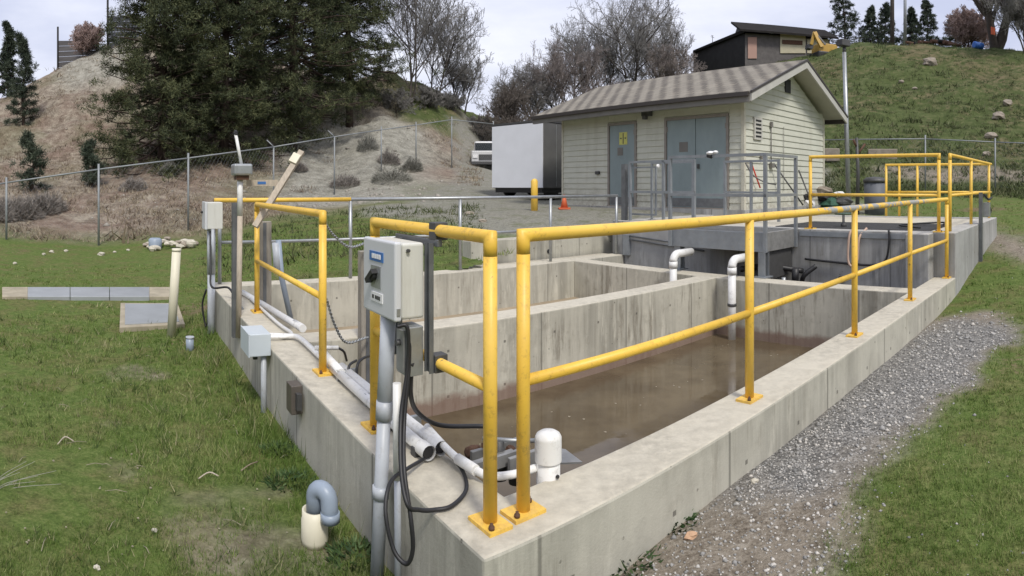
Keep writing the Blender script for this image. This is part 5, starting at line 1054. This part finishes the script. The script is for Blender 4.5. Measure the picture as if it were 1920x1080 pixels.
MB().prism([vp(B_, 49, 62), vp(B_, 49, 62)-nBC*4.4, vp(B_, 49, 33)-nBC*2.2], (C_-B_)+Z3*0).build('attic', dk, hs_)
MB().prism([e0, e1, r1_, r0_], Z3*.16).build('roof', rfd, hs_);
def panel(f0, f1, ya, yb, m, nm):
    p0, p1 = B_.lerp(C_, f0), B_.lerp(C_, f1); d0, d1 = p0.length, p1.length
    MB().prism([vp(p0, d0, yb)+nBC*.02, vp(p1, d1, yb)+nBC*.02, vp(p1, d1, ya)+nBC*.02, vp(p0, d0, ya)+nBC*.02], nBC*.06).build(nm, m, hs_)
panel(.03, .13, 70, 110, pinkm, 'door'); panel(.40, .70, 62, 100, cream, 'front_wall'); panel(.72, .98, 74, 100, cream, 'front_wall'); 
p0, p1 = B_.lerp(C_, .42), B_.lerp(C_, .66); q = MB(); q.prism([vp(p0, p0.length, 83)+nBC*.1, vp(p1, p1.length, 85)+nBC*.1, vp(p1, p1.length, 77)+nBC*.1, vp(p0, p0.length, 75)+nBC*.1], nBC*.03); q.build('window', M['rust'], hs_)
q = MB(); p0, p1 = B_.lerp(C_, .28), B_.lerp(C_, .40); q.prism([vp(p0, p0.length, 66)+nBC*.5, vp(p1, p1.length, 64)+nBC*.5, vp(p1, p1.length, 60)-nBC*.1, vp(p0, p0.length, 62)-nBC*.1], Z3*.08); q.build('awning', M['galv'], hs_)
q = MB(); a_ = PD(1336, 52, ZY(82, 52)); q.tube([a_, a_+Z3*.7], .025, 5); q.tube([a_+Z3*.55-U3*.25, a_+Z3*.55+U3*.25], .02, 5); q.tube([a_+Z3*.68-U3*.18, a_+Z3*.68+U3*.12], .02, 5); q.build('aerial', M['darkgrey'], hs_)
# excavator
exy = mat('excavator yellow', (.50, .31, .06), .5, var=.2, vs=4); ex = thing('excavator', GP(1535, 47), 'yellow excavator with a raised bent arm at the hill crest near the house', 'excavator')
def bar_(p, q_, w0, nm, m=exy): 
    d = (q_-p).normalized(); x = Vector((0, 1, 0)); y = d.cross(x).normalized(); return MB().box((p+q_)/2, d*(q_-p).length/2, x*w0*.6, y*w0).build(nm, m, ex, bevel=.02)
e = lambda px, py: PD(px, 47, ZY(py, 47))
bar_(e(1541, 88), e(1527, 60), .16, 'boom'); bar_(e(1527, 60), e(1521, 84), .12, 'arm'); bar_(e(1548, 84), e(1533, 66), .07, 'ram', M['darkgrey'])
c = e(1546, 88); MB().box(c+Vector((.5, .9, .0)), Vector((.8, 0, 0)), Vector((0, .7, 0)), Z3*.35).build('cab', exy, ex, bevel=.06); MB().box(c+Vector((.5, .9, -.6)), Vector((1.0, 0, 0)), Vector((0, .9, 0)), Z3*.3).build('track', M['black'], ex, bevel=.1)
MB().prism([e(1517, 82), e(1526, 84), e(1524, 92), e(1516, 90)], Vector((0, .6, 0))).build('bucket', M['darkgrey'], ex)
# poles
for px, d, r, m, l_ in ((1673, 52, .20, 'bark2', 'dark wooden utility pole on the hilltop, left one of the pair'), (1697, 53, .16, 'galv', 'lighter grey utility pole on the hilltop, right one of the pair')):
    g0 = GP(px, d); b = MB(); b.tube([g0-Z3*.3, g0+Z3*8.5], r, 10, r2=r*.8); th = thing('utility_pole', g0, l_, 'pole', 'utility poles on the hilltop'); b.build('pole', M[m], th); MB().box(g0+Z3*7.8, Vector((.9, .2, 0)), Vector((-.012, .05, 0)), Z3*.06).build('crossarm', M['bark2'], th)
# hilltop clutter
lgs = thing('log_pile', GP(1742, 50), 'dark pile of logs and rubble along the hilltop edge', 'log pile'); rn = random.Random(4)
for i in range(12):
    c = GP(1700+i*8, 50+rn.uniform(-.4, .4), .16+rn.uniform(0, .35)); d = Vector((1, rn.uniform(-.3, .3), rn.uniform(-.12, .12))).normalized()*.6; MB().tube([c-d, c+d], rn.uniform(.09, .17), 8).build('log', M['rust'] if i % 3 else dk, lgs)
bb = thing('barrel', GP(1834, 49), 'bright blue barrel lying on the hilltop beside the dark tree', 'barrel'); c = GP(1834, 49, .3); MB().lathe(c-Vector((.45, 0, 0)), [(.2, 0), (.27, .03), (.27, .42), (.285, .45), (.27, .48), (.27, .87), (.2, .9)], 16, Vector((1, 0, 0))).build('barrel', mat('blue plastic', (.03, .12, .42), .5), bb); MB().rock(c+Vector((.5, .2, -.1)), .2, 3, .6).build('bag', mat('pale blue sheet', (.10, .2, .45), .6), bb)
oo = MB(); c = PD(1862, 48.6, ZY(58, 48.6)); oo.box(c, Vector((.22, 0, 0)), Vector((0, .03, 0)), Z3*.3); tag(oo.build('notice_board', mat('orange sign', (.7, .14, .06), .6), bevel=.02), 'small orange-red notice board fixed to the big dark tree on the hilltop', 'sign')
# fence and dark shed wall on the left hilltop
def board_fence(nm, pa, pb, ya, yb, ybot, label, posts, m):
    P0, P1 = PD(*pa), PD(*pb); th = thing(nm, Vector((P0.x, P0.y, ZY(ybot[0], pa[1]))), label, 'fence')
    n_ = (P1-P0).normalized(); n_ = Vector((n_.y, -n_.x, 0)); k = 9
    zt0, zt1 = ZY(ya, pa[1]), ZY(yb, pb[1]); zb0_, zb1_ = ZY(ybot[0], pa[1])-1.8, ZY(ybot[1], pb[1])-1.8
    for i in range(k):
        f0, f1 = i/k, (i+.93)/k; q = MB(); q.prism([Vector((P0.x, P0.y, zb0_+(zt0-zb0_)*f0)), Vector((P1.x, P1.y, zb1_+(zt1-zb1_)*f0)), Vector((P1.x, P1.y, zb1_+(zt1-zb1_)*f1)), Vector((P0.x, P0.y, zb0_+(zt0-zb0_)*f1))], n_*.05); q.build('board', m, th)
    for f, hh in posts: 
        p = P0.lerp(P1, f)+n_*.08; zt_ = zt0+(zt1-zt0)*f; MB().tube([Vector((p.x, p.y, zb0_)), Vector((p.x, p.y, zt_+hh))], .08, 8).build('post', dk, th)
board_fence('board_fence', (108, 50), (186, 48), 76, 76, (126, 112), 'weathered grey board fence at the left hilltop with a taller end post', ((.02, 1.1), (.98, .1)), fmat)
board_fence('board_wall', (200, 46), (262, 47), 30, 30, (75, 70), 'dark bluish grey wall of vertical sheet left of the pines on the hilltop', ((.02, 2.2),), mat('dark slate sheet', (.07, .075, .09), .6, var=.2, vs=3))
# boulders and stones
gR = 'pale rocks on the green hillside'
for px, d, r, l_, sd_2 in ((1745, 43.5, .62, 'largest tan boulder high on the green hillside', 1), (1872, 34, .45, 'pale boulder lower right on the green hillside near the edge', 2), (1858, 31, .34, 'flat pale rock below the boulder at the right', 3), (1690, 40, .22, 'small pale stone left of the largest boulder', 4), (1716, 39, .2, 'second small stone beneath the largest boulder', 5), (1850, 28, .22, 'small stone low on the hillside above the right fence', 6), (1890, 36, .35, 'grey rock at the right edge of the green hillside', 7), (1797, 14, .0, '', 8)):
    if r: tag(MB().rock(GP(px, d, r*.25), r, sd_2, .6).build('boulder', M['stone']), l_, 'rock', gR)
rp = thing('rubble_pile', GP(322, 15.4), 'line of broken pale concrete rubble behind the cream standpipe', 'rubble'); rn = random.Random(8); rub = mat('pale rubble', (.60, .56, .46), .9, var=.3, vs=5)
for i in range(26):
    px = 278+i*3.5+rn.uniform(-4, 4); MB().rock(GP(px, 15.3+rn.uniform(-.4, .4), .05+rn.uniform(0, .17)*(1-abs(i-13)/13)), rn.uniform(.06, .16), i, rn.uniform(.4, .8)).build('stone', rub if i % 5 else M['stone'], rp)
tag(MB().lathe(GP(291, 15.2, -.1), [(.16, 0), (.17, .34), (.12, .38)], 14).build('bucket', M['pvc_blue']), 'blue-grey upturned bucket on the rubble behind the standpipe', 'bucket')
rn = random.Random(12)
for i, (px, d) in enumerate(((97, 15), (124, 15.2), (82, 14.6), (190, 14.8), (28, 13.2), (215, 15.1), (240, 15.3))):
    tag(MB().rock(GP(px, d, .02), (.07, .06, .05, .10, .05, .05, .05)[i], i+90, .6).build('stone', rub), ['pale stone on the lawn edge, middle of the loose trio left of the fence post', 'pale stone nearest to the left fence post', 'pale stone leftmost of the trio by the fence', 'largest pale stone at the foot of the fence post', 'small lone stone on the lawn near the left frame edge', 'small stone just right of the fence post foot', 'small stone between fence post and rubble'][i], 'rock', 'loose stones along the lawn edge')
rn = random.Random(15)
for i, (px, py, r) in enumerate(((880, 432, .12), (905, 440, .10), (850, 447, .07), (985, 405, .06), (800, 458, .05))):
    tag(MB().rock(GP(px, F*(EYE-.2)/(py-YH), .01), r, i+60, .5).build('stone', M['stone']), ['broad pale stone on the bank between the two near yellow rails', 'pale flat stone right of the broad one on the bank', 'small stone left of the broad one on the bank', 'small stone on the gravel yard behind the long yellow rail', 'little stone on the bank right of the control box'][i], 'rock', 'pale stones on the bank')

# ================================================================== grass blades and path stones close by
def scatter(n, pxr, dr_, seed):
    rs = np.random.RandomState(seed); px = rs.uniform(*pxr, n); d = 1/rs.uniform(1/dr_[1], 1/dr_[0], n); a = (px-960)/F; x = d*np.sin(a); y = d*np.cos(a); return rs, px, d, x, y
def outside(x, y, m=.03):
    r = np.stack([x, y], -1)-C0; s_, t_ = r@U, r@V; return ~((s_ > -m) & (s_ < 11.0) & (t_ > -m) & (t_ < 6.1))
def blades(nm, n, pxr, dr_, seed, label, ln, wd, per, grassm, lush=None):
    rs, px, d, x, y = scatter(n, pxr, dr_, seed); k = outside(x, y); x, y, d = x[k], y[k], d[k]; z = height(x, y); zn = zones(x, y, z)
    bare = np.clip(zn[0]+zn[2]+zn[3]+zn[4]+zn[5], 0, 1)+np.clip((fbm(x*.8+40, y*.8, 4)-.18)*6, 0, .93); k = rs.rand(len(x)) > bare; x, y, d, z = x[k], y[k], d[k], z[k]
    rel = np.stack([x, y], -1)-C0; s_, t_ = rel@U, rel@V; tall = 1+1.6*np.exp(-np.clip(-s_, 0, 9)/.35)*((t_ > 0) & (t_ < 6.2))*(.5+fbm(t_*1.3, s_)*1.5).clip(.2, 1.6); tall = tall*(1+.5*fbm(x*1.5, y*1.5))
    c = np.repeat(np.stack([x, y, z], -1), per, 0); m = len(c); th_ = np.repeat(tall, per); sc_d = np.repeat(np.clip(d/4, .7, 2.6), per); c[:, :2] += rs.normal(0, .012 if per < 8 else .02, (m, 2))*sc_d[:, None]
    dr = rs.normal(0, .5, (m, 3)); dr[:, 2] = np.abs(dr[:, 2])+.75; dr /= np.linalg.norm(dr, axis=1)[:, None]
    v_, f_ = tris(c-[0, 0, .006], dr, rs.uniform(.4, 1.2, m)*ln*th_*sc_d**.4, rs.uniform(.7, 1.3, m)*wd*sc_d, rs); o = bulk(nm, v_, f_, grassm); tag(o, label, 'grass'); kind(o, 'stuff'); return o
M['blade'] = leafmat('lawn blades', (.080, .136, .025), (.138, .208, .046), (.29, .30, .13), 1.6)
blades('lawn_grass', 36000, (-60, 960), (1.7, 13), 5, 'short patchy green grass of the lawn left of the basin', .037, .005, 6, M['blade'])
blades('lawn_tufts', 1700, (-60, 930), (1.7, 9), 15, 'taller darker grass tufts and dry stalks dotted over the left lawn', .085, .006, 9, leafmat('tuft blades', (.045, .075, .02), (.09, .13, .035), (.34, .31, .18), 3))
blades('verge_grass', 15000, (1180, 1990), (1.9, 22), 6, 'short green grass along the right side of the gravel path', .040, .005, 6, M['blade'])
# pebbles
rs, px, d, x, y = scatter(34000, (1000, 1960), (2.0, 9.5), 9); k = outside(x, y, .02); x, y, d = x[k], y[k], d[k]; z = height(x, y); zn = zones(x, y, z); k = rs.rand(len(x)) < np.clip((zn[0]*.25+zn[1]*.65)*(1-.25*fbm(x*1.7, y*1.7)*2)+.008, 0, 1); x, y, d, z = x[k], y[k], d[k], z[k]
n = len(x); r = rs.lognormal(-4.85, .42, n)*np.clip(d/4, .8, 1.6); r = np.clip(r, .004, .035)
octv = np.array([[1,0,0],[0,1,0],[-1,0,0],[0,-1,0],[0,0,1],[0,0,-1.]]); octf = np.array([[0,1,4],[1,2,4],[2,3,4],[3,0,4],[1,0,5],[2,1,5],[3,2,5],[0,3,5]])
ang = rs.uniform(0, 2*pi, n); ca, sa_ = np.cos(ang), np.sin(ang); q = octv[None]*rs.uniform(.6, 1.2, (n, 6, 1))*r[:, None, None]; q[:, :, 2] *= .65; qx = q[..., 0]*ca[:, None]-q[..., 1]*sa_[:, None]; qy = q[..., 0]*sa_[:, None]+q[..., 1]*ca[:, None]
vv = np.stack([qx+x[:, None], qy+y[:, None], q[..., 2]+z[:, None]+r[:, None]*.15], -1).reshape(-1, 3); ff = (octf[None]+np.arange(n)[:, None, None]*6).reshape(-1, 3)
pm = bpy.data.materials.new('path stones'); pm.use_nodes = True; g = NG(pm); ri = g.n('ShaderNodeNewGeometry').outputs['Random Per Island']; g.l(g.ramp(ri, (0, (.17, .168, .16)), (.4, (.33, .325, .31)), (.75, (.46, .445, .41)), (.93, (.52, .49, .44)), (1, (.58, .55, .50))), g.b.inputs['Base Color']); g.b.inputs['Roughness'].default_value = .85
o = bulk('gravel', vv, ff, pm); tag(o, 'grey crushed stone covering the path beside the right wall', 'gravel'); kind(o, 'stuff')
# weeds rooted along the wall foot
M['weed'] = leafmat('weed leaves', (.025, .05, .018), (.055, .10, .035), (.12, .17, .07), 5)
def weed(p, r, n, seed, label):
    rs = np.random.RandomState(seed); a = rs.uniform(0, 2*pi, n); q = np.sqrt(rs.rand(n))*r; c = np.stack([p.x+np.cos(a)*q, p.y+np.sin(a)*q, np.full(n, p.z)+rs.rand(n)*r*.35*(1-q/r)], -1); dr = np.stack([np.cos(a), np.sin(a), rs.uniform(.1, 1.2, n)], -1)+rs.normal(0, .3, (n, 3)); dr /= np.linalg.norm(dr, axis=1)[:, None]
    v_, f_ = tris(c, dr, rs.uniform(.4, 1, n)*.05, rs.uniform(.5, 1.2, n)*.018, rs); o = bulk('weed', v_, f_, M['weed'], loc=tuple(p)); return tag(o, label, 'weed', 'weeds along the wall foot')
for i, (px, py, r, l_) in enumerate(((1262, 990, .12, 'low weed clump at the foot of the right wall near the wall joint'), (1432, 845, .09, 'weed clump growing between right wall and gravel, farther along'), (1185, 1065, .16, 'widest weed clump at the bottom of the right wall, near the frame edge'), (668, 1045, .13, 'weed clump between the pipe elbow and the leaning conduit post'), (545, 900, .14, 'leafy weed clump on the lawn left of the pipe elbow'), (525, 840, .12, 'leafy weed clump by the left wall below the outlet box'))):
    weed(ground(G(px, py, -.33 if px > 900 else -.45)), r, 260, 400+i, l_)
# bare white stems at the left edge
tw_ = thing('dead_stems', G(-30, 900, -.5), 'pale dry leafless stems reaching in from the left frame edge', 'dead plant'); rn = random.Random(3); b = MB(); mm = mat('bleached stem', (.33, .32, .28), .8)
for i in range(8):
    p0 = G(-40, 930, -.5); a = rn.uniform(-.5, .5); L_ = rn.uniform(.28, .5); d = Vector((.75, .35+a*.5, rn.uniform(.15, .75))).normalized(); q = MB(); q.tube(smooth_path([p0+Vector((rn.uniform(-.05, .05), rn.uniform(-.08, .08), 0)), p0+d*L_*.5+Z3*.02, p0+d*L_]), (.0024), 5, r2=.0009); q.build('stem', mm, tw_)

# sticks, pale stones and specks lying on the lawn
litter = MB(); rn = random.Random(44)
for i in range(80):
    px, py = rn.uniform(0, 640), rn.uniform(640, 1075); p = G(px, py, -.45); q_ = (p.xy-Vector(C0)); 
    if q_.dot(U3.xy) > -.05: continue
    p = ground(p)+Z3*.012; r = rn.uniform(.003, .008)
    if i % 3: litter.rock(p, r, i, .6)
    else:
        a = rn.uniform(0, pi); d = Vector((cos(a), sin(a), 0))*rn.uniform(.02, .07); litter.tube([p-d, p+Vector((0, 0, .01)), p+d], .002, 4)
o = litter.build('lawn_litter', mat('pale litter', (.36, .32, .23), .9, var=.4, vs=20)); tag(o, 'tiny pale stones, leaves and straw bits strewn over the left lawn', 'litter'); kind(o, 'stuff')
for i, (px, py, r, l_) in enumerate(((290, 998, .016, 'whitish stone on the bare patch at the bottom left of the lawn'), (182, 1072, .018, 'pale stone at the very bottom of the lawn'), (1295, 1003, .03, 'orange-tan stone on the dirt beside the right wall joint'), (1415, 905, .022, 'pale stone at the edge where dirt turns to gravel'))):
    tag(MB().rock(ground(G(px, py, -.42 if px < 900 else -.27))+Z3*.008, r, 500+i, .6).build('stone', rub if i != 2 else mat('tan stone', (.50, .32, .20), .9)), l_, 'rock')
for i, (pts_, l_) in enumerate(((((372, 908), (392, 900), (410, 902)), 'pale broken twig in the middle of the near lawn'), (((108, 832), (122, 822), (138, 826)), 'thin dry twig at the left of the near lawn'), (((452, 888), (468, 880), (484, 868)), 'reddish dry twig on the lawn toward the left wall'))):
    tag(MB().tube(smooth_path([ground(G(a, c, -.45))+Z3*(.02+.015*(k == 1)) for k, (a, c) in enumerate(pts_)], 4), .004, 6).build('twig', M['straw'] if i == 2 else M['wood']), l_, 'twig')

# loose pale stones on the scree and bushes on the ridge
rs, px, d, x, y = scatter(2600, (90, 880), (18, 44), 19); z = height(x, y); zn = zones(x, y, z); k = rs.rand(len(x)) < np.clip(zn[5]+.12, 0, 1); x, y, z = x[k], y[k], z[k]; n = len(x); r = np.clip(rs.lognormal(-3.0, .5, n), .02, .18)
q = octv[None]*rs.uniform(.6, 1.2, (n, 6, 1))*r[:, None, None]; q[:, :, 2] *= .6; vv = np.stack([q[..., 0]+x[:, None], q[..., 1]+y[:, None], q[..., 2]+z[:, None]], -1).reshape(-1, 3); ff = (octf[None]+np.arange(n)[:, None, None]*6).reshape(-1, 3)
o = bulk('hillside_stones', vv, ff, mat('scree stones', (.40, .37, .32), .9, var=.45, vs=1)); tag(o, 'loose pale stones strewn over the grey scree and dry slope', 'stones'); kind(o, 'stuff')
for i, (px, d, h, l_) in enumerate(((742, 36, 1.9, 'brown-green brush at the foot of the tall ridge tree'), (800, 38, 1.7, 'low tangled brush between the ridge trees'), (850, 40, 1.8, 'low tangled brush at the right end of the ridge'), (895, 41, 1.7, 'low brush on the slope just left of the trailer top'))):
    bare_tree('bush', GP(px, d), h, 1.3, 120+i, l_, 'twig', (8, 6, 5, 4), r0=.04, stems=5, cat='bush', group='brush on the ridge', wr=.012, low=.05)
